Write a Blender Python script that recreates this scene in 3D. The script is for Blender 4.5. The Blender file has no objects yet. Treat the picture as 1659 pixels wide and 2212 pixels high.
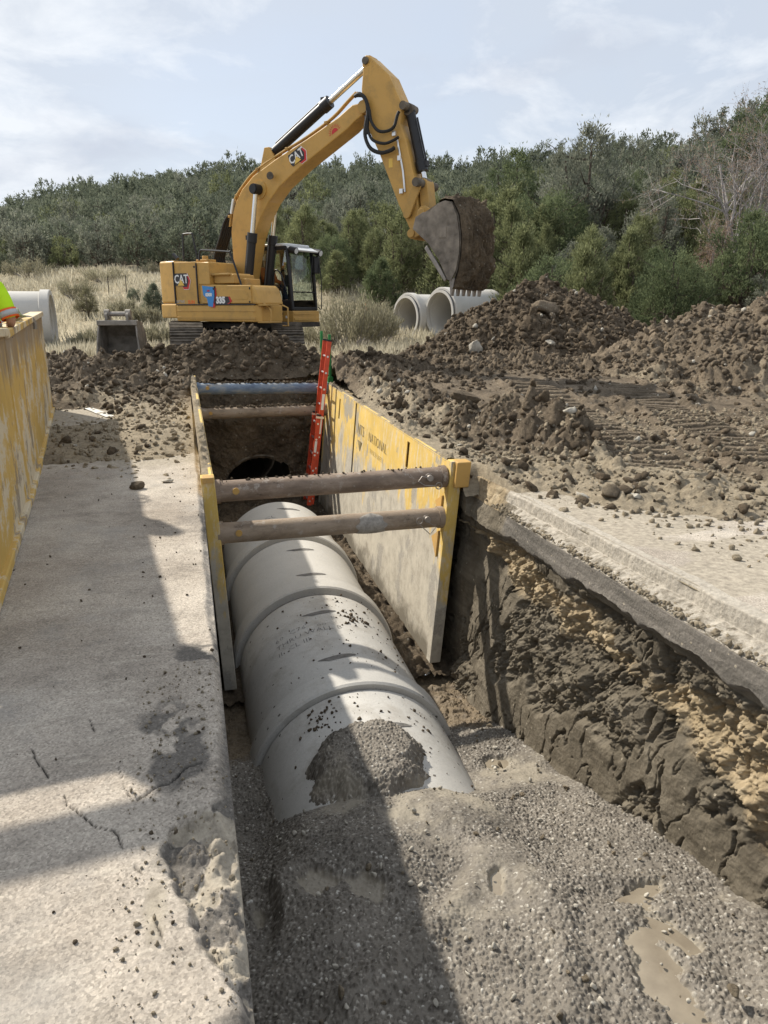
import bpy, math, random
import numpy as np
from mathutils import Vector, Matrix
random.seed(7); RNG = np.random.default_rng(11)
SC = bpy.context.scene
COL = SC.collection
PI = math.pi

# ------------------------------------------------------------------ camera geometry
FPX, CX, CY, HZ, VX, EYE = 1550., 829.5, 1106., 665., 399., 1.6
PIT = math.atan((CY-HZ)/FPX)
YAW = math.atan((CX-VX)/(FPX*math.cos(PIT)+(CY-HZ)*math.sin(PIT)))
FW = np.array([math.sin(YAW)*math.cos(PIT), math.cos(YAW)*math.cos(PIT), -math.sin(PIT)])
RT = np.array([math.cos(YAW), -math.sin(YAW), 0.]); UP = np.cross(RT, FW)
F2 = np.array([math.sin(YAW), math.cos(YAW), 0.])
EYEP = np.array([0., 0., EYE])
def ray(x, y): return FW+RT*(x-CX)/FPX-UP*(y-CY)/FPX
def at(x, y, Y):
    d = ray(x, y); return EYEP+d*(Y/d[1])
def at_depth(x, y, D): return EYEP+ray(x, y)*D
def z0(y):
    return np.interp(y, [-40, 0, 7, 10, 14, 20, 30], [.9, 0, -.157, -.13, 0.0, .2, .3])
def gp(x, y, off=0.):
    d = ray(x, y); t = 1.
    for _ in range(60):
        p = EYEP+d*t
        t += (p[2]-float(z0(p[1]))-off)/(-d[2]+.03)*.6
    return EYEP+d*t

# ------------------------------------------------------------------ noise in numpy
def _h(i, j, k, s):
    n = (i.astype(np.int64)*374761393+j.astype(np.int64)*668265263+k.astype(np.int64)*1274126177+s*974711) & 0xffffffff
    n = ((n ^ (n >> 13))*1274126177) & 0xffffffff
    n = (n ^ (n >> 16)) & 0xffffffff
    n = (n*2246822519) & 0xffffffff
    n = n ^ (n >> 15)
    return (n & 0xffff)/65535.
def noise(x, y, z=None, s=0):
    x = np.asarray(x, float); y = np.asarray(y, float)
    z = np.zeros_like(x) if z is None else np.asarray(z, float)
    i, j, k = np.floor(x), np.floor(y), np.floor(z)
    fx, fy, fz = x-i, y-j, z-k
    fx, fy, fz = [f*f*(3-2*f) for f in (fx, fy, fz)]
    r = 0
    for a in (0, 1):
        for b in (0, 1):
            w = (fx if a else 1-fx)*(fy if b else 1-fy)
            r = r+w*(1-fz)*_h(i+a, j+b, k, s)
            if fz.any(): r = r+w*fz*_h(i+a, j+b, k+1, s)
    return r
def fbm(x, y, z=None, o=5, s=0, g=.5):
    r = 0; a = 1; t = 0; f = 1.
    for q in range(o):
        r = r+a*noise(x*f, y*f, None if z is None else z*f, s+q*17); t += a; a *= g; f *= 2.03
    return r/t
def worley(x, y, s=0):
    i, j = np.floor(x), np.floor(y)
    f1 = np.full(np.shape(x), 9.); f2 = f1.copy(); idv = np.zeros(np.shape(x)); zz = np.zeros(np.shape(x))
    for a in (-1, 0, 1):
        for b in (-1, 0, 1):
            px = i+a+_h(i+a, j+b, zz, s); py = j+b+_h(i+a, j+b, zz, s+5)
            d = np.hypot(px-x, py-y); v = _h(i+a, j+b, zz, s+9)
            m = d < f1
            f2 = np.where(m, f1, np.minimum(f2, d)); idv = np.where(m, v, idv); f1 = np.where(m, d, f1)
    return f1, f2, idv
def cloddy(x, y, scales=((.6, .5), (.27, .5), (.13, .5), (.06, .4)), s=0):
    wx = x+.08*(fbm(x*5, y*5, None, 2, s+3)-.5); wy = y+.08*(fbm(x*5, y*5, None, 2, s+4)-.5)
    h = 0
    for q, (sc, am) in enumerate(scales):
        f1, f2, v = worley(wx/sc, wy/sc, s+q*31)
        lump = np.clip(1-(f1/.72)**1.5, 0, 1)*(.1+.9*v)
        # each clod gets its own tilted, broken top
        ta = v*40.; tilt = (np.cos(ta)*wx/sc % 1-.5)*.0+np.clip(.5+.9*np.sin(ta*7+6*(np.cos(ta)*wx+np.sin(ta)*wy)/sc), 0, 1)
        h = h+am*sc*lump*(.45+.55*tilt)*np.clip((f2-f1)*5, 0, 1)**.6
    q = scales[0][0]; m = np.clip(h/(q*.25), .25, 1)
    h = h+m*q*.30*(np.abs(fbm(x*2.2/q, y*2.2/q, None, 6, s+71, .62)-.5)*-2+.35)+m*.022*(fbm(x*38, y*38, None, 3, s+72)-.5)
    return h
def sst(a, b, x):
    t = np.clip((x-a)/(b-a), 0, 1); return t*t*(3-2*t)
def seg_dist(x, y, pts):
    """distance to a polyline and length along it"""
    best = np.full(np.shape(x), 1e9); al = np.zeros(np.shape(x)); L = 0; sg = np.zeros(np.shape(x))
    for (ax, ay), (bx, by) in zip(pts[:-1], pts[1:]):
        dx, dy = bx-ax, by-ay; l = math.hypot(dx, dy)
        t = np.clip(((x-ax)*dx+(y-ay)*dy)/l**2, 0, 1)
        d = np.hypot(x-ax-t*dx, y-ay-t*dy); m = d < best
        al = np.where(m, L+t*l, al); sg = np.where(m, ((x-ax)*dy-(y-ay)*dx)/l, sg); best = np.where(m, d, best); L += l
    return best, al, sg

# ------------------------------------------------------------------ objects
def link(o, parent=None):
    COL.objects.link(o)
    if parent is not None: o.parent = parent
    return o
def tag(o, label=None, cat=None, group=None, kind=None):
    if label: o['label'] = label
    if cat: o['category'] = cat
    if group: o['group'] = group
    if kind: o['kind'] = kind
    return o
def empty(name, loc=(0, 0, 0), rz=0., label=None, cat=None, group=None):
    o = bpy.data.objects.new(name, None); o.location = loc; o.rotation_euler = (0, 0, rz); o.empty_display_size = .2
    link(o); return tag(o, label, cat, group)
def np_mesh(name, V, F, mat=None, parent=None, attrs=None, smooth=False, mats=None, mi=None):
    V = np.asarray(V, np.float32); F = np.asarray(F, np.int32); k = F.shape[1]
    me = bpy.data.meshes.new(name)
    me.vertices.add(len(V)); me.vertices.foreach_set('co', V.ravel())
    me.loops.add(F.size); me.loops.foreach_set('vertex_index', F.ravel())
    me.polygons.add(len(F)); me.polygons.foreach_set('loop_start', np.arange(0, F.size, k, dtype=np.int32))
    if smooth: me.polygons.foreach_set('use_smooth', np.ones(len(F), bool))
    for m in (mats or [mat]): me.materials.append(m)
    if mi is not None: me.polygons.foreach_set('material_index', np.asarray(mi, np.int32))
    for n, a in (attrs or {}).items():
        at_ = me.attributes.new(n, 'FLOAT', 'POINT'); at_.data.foreach_set('value', np.asarray(a, np.float32).ravel())
    me.update(calc_edges=True); me.validate()
    o = bpy.data.objects.new(name, me); link(o, parent); return o
def grid_faces(nr, nc):
    a = np.arange(nr*nc).reshape(nr, nc)
    return np.stack([a[:-1, :-1], a[:-1, 1:], a[1:, 1:], a[1:, :-1]], -1).reshape(-1, 4)
def grid_mesh(name, X, Y, Z, mat, parent=None, attrs=None, keep=None, smooth=True):
    nr, nc = X.shape
    F = grid_faces(nr, nc)
    if keep is not None:
        F = F[keep.ravel()]
    V = np.stack([X, Y, Z], -1).reshape(-1, 3)
    A = {k: v.ravel() for k, v in (attrs or {}).items()}
    if keep is not None:
        u = np.unique(F); mp = np.zeros(len(V), np.int64); mp[u] = np.arange(len(u))
        V = V[u]; F = mp[F]; A = {k: v[u] for k, v in A.items()}
    return np_mesh(name, V, F, mat, parent, A, smooth)

class MB:
    def __init__(s, M=None): s.V = []; s.F = []; s.M = M
    def add(s, vs, fs):
        o = len(s.V)
        for v in vs:
            v = Vector(v); s.V.append(s.M @ v if s.M is not None else v)
        s.F += [tuple(i+o for i in f) for f in fs]; return s
    def box(s, c, d, R=None):
        c = Vector(c); vs = []
        for z in (-1, 1):
            for y in (-1, 1):
                for x in (-1, 1):
                    v = Vector((x*d[0]/2, y*d[1]/2, z*d[2]/2))
                    vs.append(c+(R @ v if R is not None else v))
        return s.add(vs, [(0, 2, 3, 1), (4, 5, 7, 6), (0, 1, 5, 4), (2, 6, 7, 3), (0, 4, 6, 2), (1, 3, 7, 5)])
    def hexa(s, a):  # 8 corners: bottom 4 ring, top 4 ring
        return s.add(a, [(3, 2, 1, 0), (4, 5, 6, 7), (0, 1, 5, 4), (1, 2, 6, 5), (2, 3, 7, 6), (3, 0, 4, 7)])
    def prism(s, poly, v0, v1, mp=None):
        """polygon in (u,z), extruded from v0 to v1"""
        mp = mp or (lambda u, v, z: (u, v, z)); n = len(poly)
        vs = [mp(u, v0, z) for u, z in poly]+[mp(u, v1, z) for u, z in poly]
        fs = [tuple(range(n)), tuple(range(2*n-1, n-1, -1))]+[(i, i+n, (i+1) % n+n, (i+1) % n) for i in range(n)]
        return s.add(vs, fs)
    def tube(s, path, r, n=8, caps=True):
        P = [Vector(p) for p in path]; rs = r if hasattr(r, '__len__') else [r]*len(P)
        T = [(P[min(i+1, len(P)-1)]-P[max(i-1, 0)]).normalized() for i in range(len(P))]
        a = T[0].orthogonal().normalized(); vs = []
        for i, p in enumerate(P):
            a = (a-T[i]*a.dot(T[i]))
            if a.length < 1e-6: a = T[i].orthogonal()
            a.normalize(); b = T[i].cross(a)
            for k in range(n):
                t = 2*PI*k/n; vs.append(p+(a*math.cos(t)+b*math.sin(t))*rs[i])
        fs = [(i*n+k, i*n+(k+1) % n, (i+1)*n+(k+1) % n, (i+1)*n+k) for i in range(len(P)-1) for k in range(n)]
        if caps: fs += [tuple(range(n-1, -1, -1)), tuple(range((len(P)-1)*n, len(P)*n))]
        return s.add(vs, fs)
    def cyl(s, p0, p1, r0, r1=None, n=20):
        return s.tube([p0, p1], [r0, r0 if r1 is None else r1], n)
    def lathe(s, prof, o, ax, n=48, closed=False):
        """profile of (radius, distance along axis)"""
        ax = Vector(ax).normalized(); a = ax.orthogonal().normalized(); b = ax.cross(a); o = Vector(o); m = len(prof)
        vs = [o+ax*h+(a*math.cos(2*PI*k/n)+b*math.sin(2*PI*k/n))*r for r, h in prof for k in range(n)]
        rng = range(m if closed else m-1)
        return s.add(vs, [(i*n+k, i*n+(k+1) % n, ((i+1) % m)*n+(k+1) % n, ((i+1) % m)*n+k) for i in rng for k in range(n)])
    def build(s, name, mat, parent=None, smooth=False, bevel=0., seg=2, angle=40):
        me = bpy.data.meshes.new(name); me.from_pydata([tuple(v) for v in s.V], [], s.F)
        me.materials.append(mat)
        import bmesh
        bm = bmesh.new(); bm.from_mesh(me); bmesh.ops.recalc_face_normals(bm, faces=bm.faces); bm.to_mesh(me); bm.free()
        if smooth:
            me.polygons.foreach_set('use_smooth', [True]*len(me.polygons))
            try: me.set_sharp_from_angle(angle=math.radians(angle))
            except Exception: pass
        me.update()
        o = bpy.data.objects.new(name, me); link(o, parent)
        if bevel:
            b = o.modifiers.new('b', 'BEVEL'); b.width = bevel; b.segments = seg; b.limit_method = 'ANGLE'; b.angle_limit = math.radians(35)
        return o
def subdiv_path(pts, n=6):
    """Catmull-Rom through pts"""
    P = [Vector(p) for p in pts]; P = [P[0]*2-P[1]]+P+[P[-1]*2-P[-2]]; out = []
    for i in range(1, len(P)-2):
        for k in range(n):
            t = k/n
            out.append(.5*((2*P[i])+(P[i+1]-P[i-1])*t+(2*P[i-1]-5*P[i]+4*P[i+1]-P[i+2])*t*t+(3*P[i]-P[i-1]-3*P[i+1]+P[i+2])*t**3))
    out.append(P[-2]); return out
def text_obj(name, body, size, mat, parent, M, ext=.002, off=0., shear=0., sx=1.):
    cu = bpy.data.curves.new(name, 'FONT'); cu.body = body; cu.size = size; cu.extrude = ext; cu.offset = off; cu.shear = shear
    cu.align_x = 'CENTER'; cu.align_y = 'CENTER'; cu.resolution_u = 2
    t = bpy.data.objects.new('tmp', cu); COL.objects.link(t)
    dg = bpy.context.evaluated_depsgraph_get(); me = bpy.data.meshes.new_from_object(t.evaluated_get(dg))
    bpy.data.objects.remove(t)
    me.transform(M @ Matrix.Diagonal((sx, 1, 1, 1))); me.materials.clear(); me.materials.append(mat); me.name = name
    o = bpy.data.objects.new(name, me); return link(o, parent)
def basis(o, x, y, z):
    x, y, z = Vector(x), Vector(y), Vector(z)
    return Matrix(((x[0], y[0], z[0], o[0]), (x[1], y[1], z[1], o[1]), (x[2], y[2], z[2], o[2]), (0, 0, 0, 1)))
def copy_tree(o, parent=None):
    c = o.copy(); COL.objects.link(c)
    if parent is not None: c.parent = parent
    for ch in o.children: copy_tree(ch, c)
    return c

# ------------------------------------------------------------------ materials
class NT:
    def __init__(s, name, rough=.85, metal=0., spec=.3):
        s.m = bpy.data.materials.new(name); s.m.use_nodes = True; s.t = s.m.node_tree; s.b = s.t.nodes['Principled BSDF']
        s.set(Roughness=rough, Metallic=metal); s.b.inputs['Specular IOR Level'].default_value = spec
        s.co = None
    def set(s, **k):
        for n, v in k.items():
            i = s.b.inputs[n.replace('_', ' ')]
            if hasattr(v, 'is_linked') or hasattr(v, 'links'): s.t.links.new(v, i)
            else: i.default_value = v if not isinstance(v, tuple) or len(v) == 4 or i.type == 'VECTOR' else (*v, 1)
    def node(s, ty, **k):
        n = s.t.nodes.new(ty)
        for a, v in k.items(): setattr(n, a, v)
        return n
    def inp(s, n, i, v):
        if v is None: return
        if hasattr(v, 'links'): s.t.links.new(v, n.inputs[i])
        else: n.inputs[i].default_value = (*v, 1) if isinstance(v, tuple) and len(v) == 3 and n.inputs[i].type == 'RGBA' else v
    def obj(s):
        if s.co is None: s.co = s.node('ShaderNodeTexCoord').outputs['Object']
        return s.co
    def map(s, scale=(1, 1, 1), rot=(0, 0, 0), v=None):
        n = s.node('ShaderNodeMapping'); s.t.links.new(v or s.obj(), n.inputs[0]); n.inputs['Scale'].default_value = scale; n.inputs['Rotation'].default_value = rot
        return n.outputs[0]
    def noise(s, scale, detail=4, rough=.55, v=None, dist=0.):
        n = s.node('ShaderNodeTexNoise'); s.t.links.new(v or s.obj(), n.inputs['Vector'])
        n.inputs['Scale'].default_value = scale; n.inputs['Detail'].default_value = detail; n.inputs['Roughness'].default_value = rough; n.inputs['Distortion'].default_value = dist
        return n.outputs['Fac']
    def vor(s, scale, v=None, feature='F1', out='Distance'):
        n = s.node('ShaderNodeTexVoronoi', feature=feature); s.t.links.new(v or s.obj(), n.inputs['Vector']); n.inputs['Scale'].default_value = scale
        return n.outputs[out]
    def ramp(s, f, stops, interp='LINEAR'):
        n = s.node('ShaderNodeValToRGB'); s.t.links.new(f, n.inputs[0]); e = n.color_ramp; e.interpolation = interp
        while len(e.elements) < len(stops): e.elements.new(.5)
        for el, (p, c) in zip(e.elements, stops):
            el.position = p; el.color = (c, c, c, 1) if not isinstance(c, tuple) else (*c, 1)
        return n.outputs[0]
    def mix(s, f, a, b, mode='MIX'):
        n = s.node('ShaderNodeMix', data_type='RGBA', blend_type=mode)
        s.inp(n, 0, f); s.inp(n, 6, a); s.inp(n, 7, b); return n.outputs[2]
    def math(s, op, a, b=None, clamp=False):
        n = s.node('ShaderNodeMath', operation=op, use_clamp=clamp); s.inp(n, 0, a); s.inp(n, 1, b); return n.outputs[0]
    def attr(s, name): return s.node('ShaderNodeAttribute', attribute_name=name).outputs['Fac']
    def sep(s, v=None):
        n = s.node('ShaderNodeSeparateXYZ'); s.t.links.new(v or s.obj(), n.inputs[0]); return n.outputs
    def bump(s, h, strength=.5, dist=.02):
        n = s.node('ShaderNodeBump'); n.inputs['Strength'].default_value = strength; n.inputs['Distance'].default_value = dist
        s.t.links.new(h, n.inputs['Height'])
        if s.b.inputs['Normal'].links: s.t.links.new(s.b.inputs['Normal'].links[0].from_socket, n.inputs['Normal'])
        s.t.links.new(n.outputs[0], s.b.inputs['Normal'])

def plain(name, col, rough=.5, metal=0., spec=.4, var=.12, scale=6., bump=0., bscale=60):
    t = NT(name, rough, metal, spec)
    n = t.noise(scale, 5, .6)
    t.set(Base_Color=t.mix(1., tuple(col), t.ramp(n, [(.25, 1-var*2), (.75, 1+var)]), 'MULTIPLY'))
    if bump: t.bump(t.noise(bscale, 4), bump, .01)
    return t.m

def m_dirt(name, a=(.068, .052, .036), b=(.195, .152, .105), sand=(.40, .335, .24), speck=.55):
    t = NT(name, .95, 0, .15)
    n = t.noise(2.3, 6, .65); f = t.noise(26, 5, .7)
    c = t.ramp(n, [(.3, a), (.5, tuple((x+y)/2 for x, y in zip(a, b))), (.72, b)])
    c = t.mix(1., c, t.ramp(f, [(.25, .55), (.5, 1.), (.78, 1.5)]), 'MULTIPLY')
    sd = t.attr('sand')
    sc = t.mix(1., sand, t.ramp(t.noise(13, 6, .7), [(.25, .5), (.55, 1.), (.8, 1.25)]), 'MULTIPLY')
    e = t.math('SUBTRACT', t.math('MULTIPLY', sd, 1.7), t.math('MULTIPLY', t.noise(7, 5, .7), .9), True)
    c = t.mix(t.ramp(e, [(.05, 0.), (.45, 1.)]), c, sc)
    # pale stones scattered in the soil
    v = t.vor(17, out='Color'); vs = t.sep(v); d = t.vor(17)
    st = t.math('MULTIPLY', t.math('GREATER_THAN', vs[0], .93), t.math('LESS_THAN', d, .28))
    c = t.mix(t.math('MULTIPLY', st, speck), c, (.42, .39, .33))
    t.set(Base_Color=c)
    t.bump(t.noise(38, 6, .8), .9, .05); t.bump(t.noise(150, 3, .6), .4, .012)
    return t.m

def m_pavement(name):
    t = NT(name, .92, 0, .2)
    big = t.noise(.9, 5, .6); mid = t.noise(5, 6, .65); fin = t.noise(130, 3, .7)
    c = t.ramp(big, [(.3, (.285, .245, .20)), (.5, (.385, .34, .285)), (.7, (.49, .44, .37))])
    c = t.mix(1., c, t.ramp(mid, [(.28, .72), (.5, 1.), (.75, 1.1)]), 'MULTIPLY')
    # stretched scrape marks across the road
    st = t.noise(3, 5, .65, v=t.map((1.2, 9, 1)))
    c = t.mix(t.ramp(st, [(.55, 0.), (.7, .5)]), c, (.52, .47, .39))
    # aggregate
    v = t.vor(125, out='Color'); vs = t.sep(v)
    ag = t.ramp(vs[1], [(0., .6), (.35, .92), (.75, 1.05), (1., 1.3)])
    c = t.mix(.8, c, t.mix(1., c, ag, 'MULTIPLY'))
    c = t.mix(1., c, t.ramp(fin, [(.25, .8), (.6, 1.06)]), 'MULTIPLY')
    # bluish smears, tyre grime
    bl = t.noise(1.7, 4, .6, v=t.map((1, 1, 1), (0, 0, .6)))
    c = t.mix(t.ramp(bl, [(.54, 0.), (.68, .45)]), c, (.30, .285, .26))
    dk = t.attr('dark')
    e = t.math('SUBTRACT', t.math('MULTIPLY', dk, 1.8), t.math('MULTIPLY', t.noise(28, 8, .82), 1.25), True)
    c = t.mix(t.ramp(e, [(.05, 0.), (.75, .88)]), c, t.ramp(t.noise(60, 5, .8), [(.3, (.04, .037, .034)), (.55, (.12, .11, .098)), (.75, (.3, .275, .24))]))
    sd = t.attr('sand')
    e2 = t.math('SUBTRACT', t.math('MULTIPLY', sd, 1.7), t.math('MULTIPLY', t.noise(24, 6, .75), .9), True)
    c = t.mix(t.ramp(e2, [(.05, 0.), (.5, 1.)]), c, t.ramp(t.noise(22, 5, .7), [(.3, (.20, .175, .14)), (.7, (.44, .39, .31))]))
    ck = t.attr('crack'); c = t.mix(ck, c, (.03, .028, .026))
    t.set(Base_Color=c)
    t.bump(t.vor(125), -.6, .01); t.bump(t.noise(38, 5, .7), .5, .015)
    return t.m

def m_concrete(name, base=(.47, .46, .435), var=.12, dirty=.0, spots=0.):
    t = NT(name, .85, 0, .25)
    n = t.noise(1.6, 6, .6); f = t.noise(60, 4, .7)
    c = t.mix(1., base, t.ramp(n, [(.25, 1-var), (.7, 1+var*.5)]), 'MULTIPLY')
    c = t.mix(1., c, t.ramp(f, [(.25, .88), (.7, 1.05)]), 'MULTIPLY')
    c = t.mix(t.ramp(t.noise(3.2, 6, .7), [(.6, 0.), (.75, .22)]), c, (.33, .29, .23))
    if spots:
        v = t.vor(9, out='Color'); vs = t.sep(v); d = t.math('ADD', t.vor(9), t.math('MULTIPLY', t.noise(60, 3), .12))
        k = t.math('MULTIPLY', t.math('GREATER_THAN', vs[0], .62), t.math('LESS_THAN', d, .2))
        c = t.mix(t.math('MULTIPLY', k, spots), c, (.07, .06, .05))
    # air holes and scuffs
    p = t.vor(32, out='Color'); ps = t.sep(p); pd = t.vor(32)
    c = t.mix(t.math('MULTIPLY', t.math('MULTIPLY', t.math('GREATER_THAN', ps[0], .8), t.math('LESS_THAN', pd, .16)), .55), c, (.2, .19, .17))
    if dirty:
        c = t.mix(t.ramp(t.noise(1.7, 7, .72), [(.50, 0.), (.66, dirty)]), c, (.20, .165, .12))
    t.set(Base_Color=c); t.bump(t.noise(80, 5, .7), .25, .008); t.bump(t.noise(9, 4, .6), .15, .02)
    return t.m

def m_paint(name, base=(.60, .345, .05), dirt=.35, rough=.42):
    t = NT(name, rough, 0, .45)
    n = t.noise(1.3, 5, .6)
    c = t.mix(1., base, t.ramp(n, [(.25, .86), (.75, 1.05)]), 'MULTIPLY')
    d = t.noise(3.4, 7, .72); g = t.noise(28, 5, .75)
    c = t.mix(t.ramp(d, [(.5, 0.), (.74, dirt)]), c, (.26, .19, .1))
    c = t.mix(t.ramp(g, [(.66, 0.), (.74, dirt*1.3)]), c, (.09, .065, .04))
    t.set(Base_Color=c, Roughness=t.ramp(d, [(.4, rough), (.75, .8)])); t.bump(t.noise(50, 3), .05, .005)
    return t.m

def m_shield(name, axis, z_lo, z_hi, along='Y'):
    """worn yellow paint over steel, caked with dried mud lower down"""
    t = NT(name, .8, 0, .25)
    s = t.sep(); h = s[2]
    hn = t.math('DIVIDE', t.math('SUBTRACT', h, z_lo), z_hi-z_lo)
    big = t.noise(1.1, 6, .65); st = t.noise(2.6, 6, .7, v=t.map((1, 1, .22)))
    yel = t.mix(1., (.66, .46, .13), t.ramp(t.noise(2.2, 5, .6), [(.25, .75), (.75, 1.1)]), 'MULTIPLY')
    yel = t.mix(t.ramp(t.noise(14, 6, .75, v=t.map((1, 1, .3))), [(.50, 0.), (.64, .8)]), yel, (.60, .53, .40))
    yel = t.mix(t.ramp(t.noise(9, 6, .75, v=t.map((1, 1, .35))), [(.60, 0.), (.7, .7)]), yel, (.30, .26, .2))
    mud = t.ramp(t.noise(5, 7, .72), [(.25, (.26, .235, .195)), (.5, (.42, .385, .32)), (.75, (.52, .48, .40))])
    mud = t.mix(t.ramp(t.noise(16, 5, .7, v=t.map((1, 1, .5))), [(.55, 0.), (.75, .4)]), mud, (.6, .56, .48))
    k = t.math('ADD', hn, t.math('MULTIPLY', t.math('SUBTRACT', st, .5), 1.5)); k = t.math('ADD', k, t.math('MULTIPLY', t.math('SUBTRACT', big, .5), .7))
    c = t.mix(t.ramp(k, [(.56, 0.), (.70, 1.)]), mud, yel)
    gr = t.math('MULTIPLY', t.ramp(t.noise(1.9, 5, .65, v=t.map((1, 1, .55))), [(.57, 0.), (.6, 1.)]), .85)
    c = t.mix(gr, c, t.ramp(t.noise(40, 4, .7), [(.3, (.24, .22, .19)), (.7, (.36, .34, .3))]))
    w = t.math('ADD', hn, t.math('MULTIPLY', t.math('SUBTRACT', t.noise(1.7, 6, .7), .5), .5))
    c = t.mix(t.ramp(w, [(.04, .85), (.14, 0.)]), c, (.11, .095, .07))
    t.set(Base_Color=c); t.bump(t.noise(24, 6, .7), .3, .012)
    return t.m
def m_rustpipe(name, tint=(.2, .15, .115)):
    t = NT(name, .72, .15, .3)
    c = t.ramp(t.noise(6, 6, .7, v=t.map((.35, 1, 1))), [(.25, (.12, .088, .066)), (.5, tint), (.75, (.40, .32, .25))])
    c = t.mix(t.ramp(t.noise(9, 6, .75), [(.56, 0.), (.66, .7)]), c, (.42, .38, .33))
    c = t.mix(t.ramp(t.noise(14, 6, .7, v=t.map((.4, 1, 1))), [(.62, 0.), (.7, .7)]), c, (.05, .04, .034))
    t.set(Base_Color=c); t.bump(t.noise(35, 6, .7), .35, .01)
    return t.m
def m_blue(name):
    t = NT(name, .7, .1, .3); c = t.ramp(t.noise(5, 6, .7, v=t.map((.35, 1, 1))), [(.33, (.10, .13, .19)), (.48, (.17, .22, .29)), (.57, (.30, .31, .31)), (.66, (.15, .11, .085))])
    t.set(Base_Color=c); t.bump(t.noise(35, 6), .3, .01); return t.m
def m_leaf(name, a, b, c2=None):
    t = NT(name, .75, 0, .15)
    c = t.mix(t.attr('tint'), a, b)
    t.set(Base_Color=c)
    tr = t.node('ShaderNodeBsdfTranslucent'); t.t.links.new(c, tr.inputs[0])
    mx = t.node('ShaderNodeMixShader'); mx.inputs[0].default_value = .4
    t.t.links.new(t.b.outputs[0], mx.inputs[1]); t.t.links.new(tr.outputs[0], mx.inputs[2])
    t.t.links.new(mx.outputs[0], t.t.nodes['Material Output'].inputs[0]); return t.m
def m_glass(name, tint=(.72, .8, .78)):
    m = bpy.data.materials.new(name); m.use_nodes = True; t = m.node_tree; t.nodes.clear()
    o = t.nodes.new('ShaderNodeOutputMaterial'); mx = t.nodes.new('ShaderNodeMixShader'); tr = t.nodes.new('ShaderNodeBsdfTransparent'); gl = t.nodes.new('ShaderNodeBsdfGlossy'); fr = t.nodes.new('ShaderNodeFresnel')
    tr.inputs[0].default_value = (*tint, 1); gl.inputs['Roughness'].default_value = .02; fr.inputs[0].default_value = 1.5
    t.links.new(fr.outputs[0], mx.inputs[0]); t.links.new(tr.outputs[0], mx.inputs[1]); t.links.new(gl.outputs[0], mx.inputs[2]); t.links.new(mx.outputs[0], o.inputs[0]); return m

MAT = dict(
    bucketsteel=plain('muddy_bucket_steel', (.27, .235, .195), .75, .2, .3, .3, 5, .4, 30),
    dirt=m_dirt('brown_soil'), rubble=m_dirt('dry_soil', (.10, .08, .058), (.27, .215, .152)), pave=m_pavement('chip_seal'),
    pipe=m_concrete('pipe_concrete', (.50, .485, .45), .1, 0, .0), pipe_dirty=m_concrete('pipe_concrete_spotted', (.5, .485, .45), .14, .42, .85), groove=m_concrete('joint_concrete', (.27, .262, .25), .12, .3),
    slab=m_concrete('slab_concrete', (.44, .41, .36), .2, .4),
    yellow=m_paint('yellow_paint', (.57, .335, .085), .55), yellow_dirty=m_paint('yellow_paint_worn', (.50, .30, .085), .8, .6), sill=m_paint('yellow_paint_dusty', (.51, .30, .08), .6),
    black=plain('black_paint', (.018, .018, .02), .45, 0, .4), rubber=plain('black_rubber', (.022, .022, .023), .6, 0, .3), chrome=plain('chrome_rod', (.72, .72, .72), .14, 1., .5, .04),
    steel=plain('bare_steel', (.33, .30, .27), .5, .6, .5, .2, 9, .2), dark=plain('dark_steel', (.05, .045, .04), .7, .2, .3, .25, 8, .3), mudsteel=plain('muddy_steel', (.17, .145, .115), .8, .2, .3, .3, 5, .4, 30),
    shoe=plain('track_steel', (.17, .145, .115), .65, .35, .4, .35, 7, .3, 30), white=plain('white_vinyl', (.8, .8, .78), .5, 0, .4, .03), red=plain('red_vinyl', (.55, .03, .03), .45, 0, .4, .04), bluev=plain('blue_vinyl', (.05, .26, .62), .45, 0, .4, .04),
    decal=plain('black_vinyl', (.03, .03, .035), .4, 0, .4, .03), gold=plain('gold_vinyl', (.75, .5, .1), .4, 0, .4, .03), grey=plain('grey_vinyl', (.45, .45, .45), .5, 0, .4, .03), orange=plain('orange_vinyl', (.8, .16, .03), .45, 0, .4, .04),
    cabtop=plain('pale_grey_paint', (.6, .62, .63), .4, 0, .4, .06), glass=m_glass('cab_glass'), seat=plain('black_cloth', (.02, .02, .022), .9, 0, .2),
    ladder=plain('red_fibreglass', (.62, .075, .03), .45, 0, .4, .12, 12), alu=plain('aluminium', (.7, .7, .7), .35, .9, .5, .06), green=plain('green_paint', (.02, .2, .05), .5, 0, .4, .15),
    rust=m_rustpipe('rusty_pipe', (.235, .175, .13)), rust2=m_rustpipe('muddy_pipe', (.30, .235, .17)), blue=m_blue('blue_worn_pipe'),
    bark=plain('juniper_bark', (.13, .105, .085), .95, 0, .1, .3, 9, .5, 40), deadwood=plain('weathered_wood', (.36, .335, .32), .9, 0, .1, .25, 8), skin=plain('skin', (.45, .26, .18), .6, 0, .3, .06),
    vest=plain('lime_fabric', (.50, .80, .03), .85, 0, .1, .06), vest_o=plain('orange_fabric', (.85, .16, .04), .85, 0, .1, .06), reflect=plain('silver_tape', (.42, .43, .43), .35, .1, .5, .05), denim=plain('dark_denim', (.04, .05, .075), .9, 0, .1), hat=plain('white_plastic', (.75, .77, .76), .35, 0, .5, .03),
    ink=plain('black_crayon', (.19, .185, .18), .9, 0, .1), stencil=plain('faded_stencil', (.27, .22, .12), .85, 0, .1, .3, 14), rope=plain('green_rope', (.33, .35, .2), .9, 0, .1, .3, 60), strap=plain('grey_sling', (.3, .27, .23), .9, 0, .1, .2, 30),
)
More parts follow.
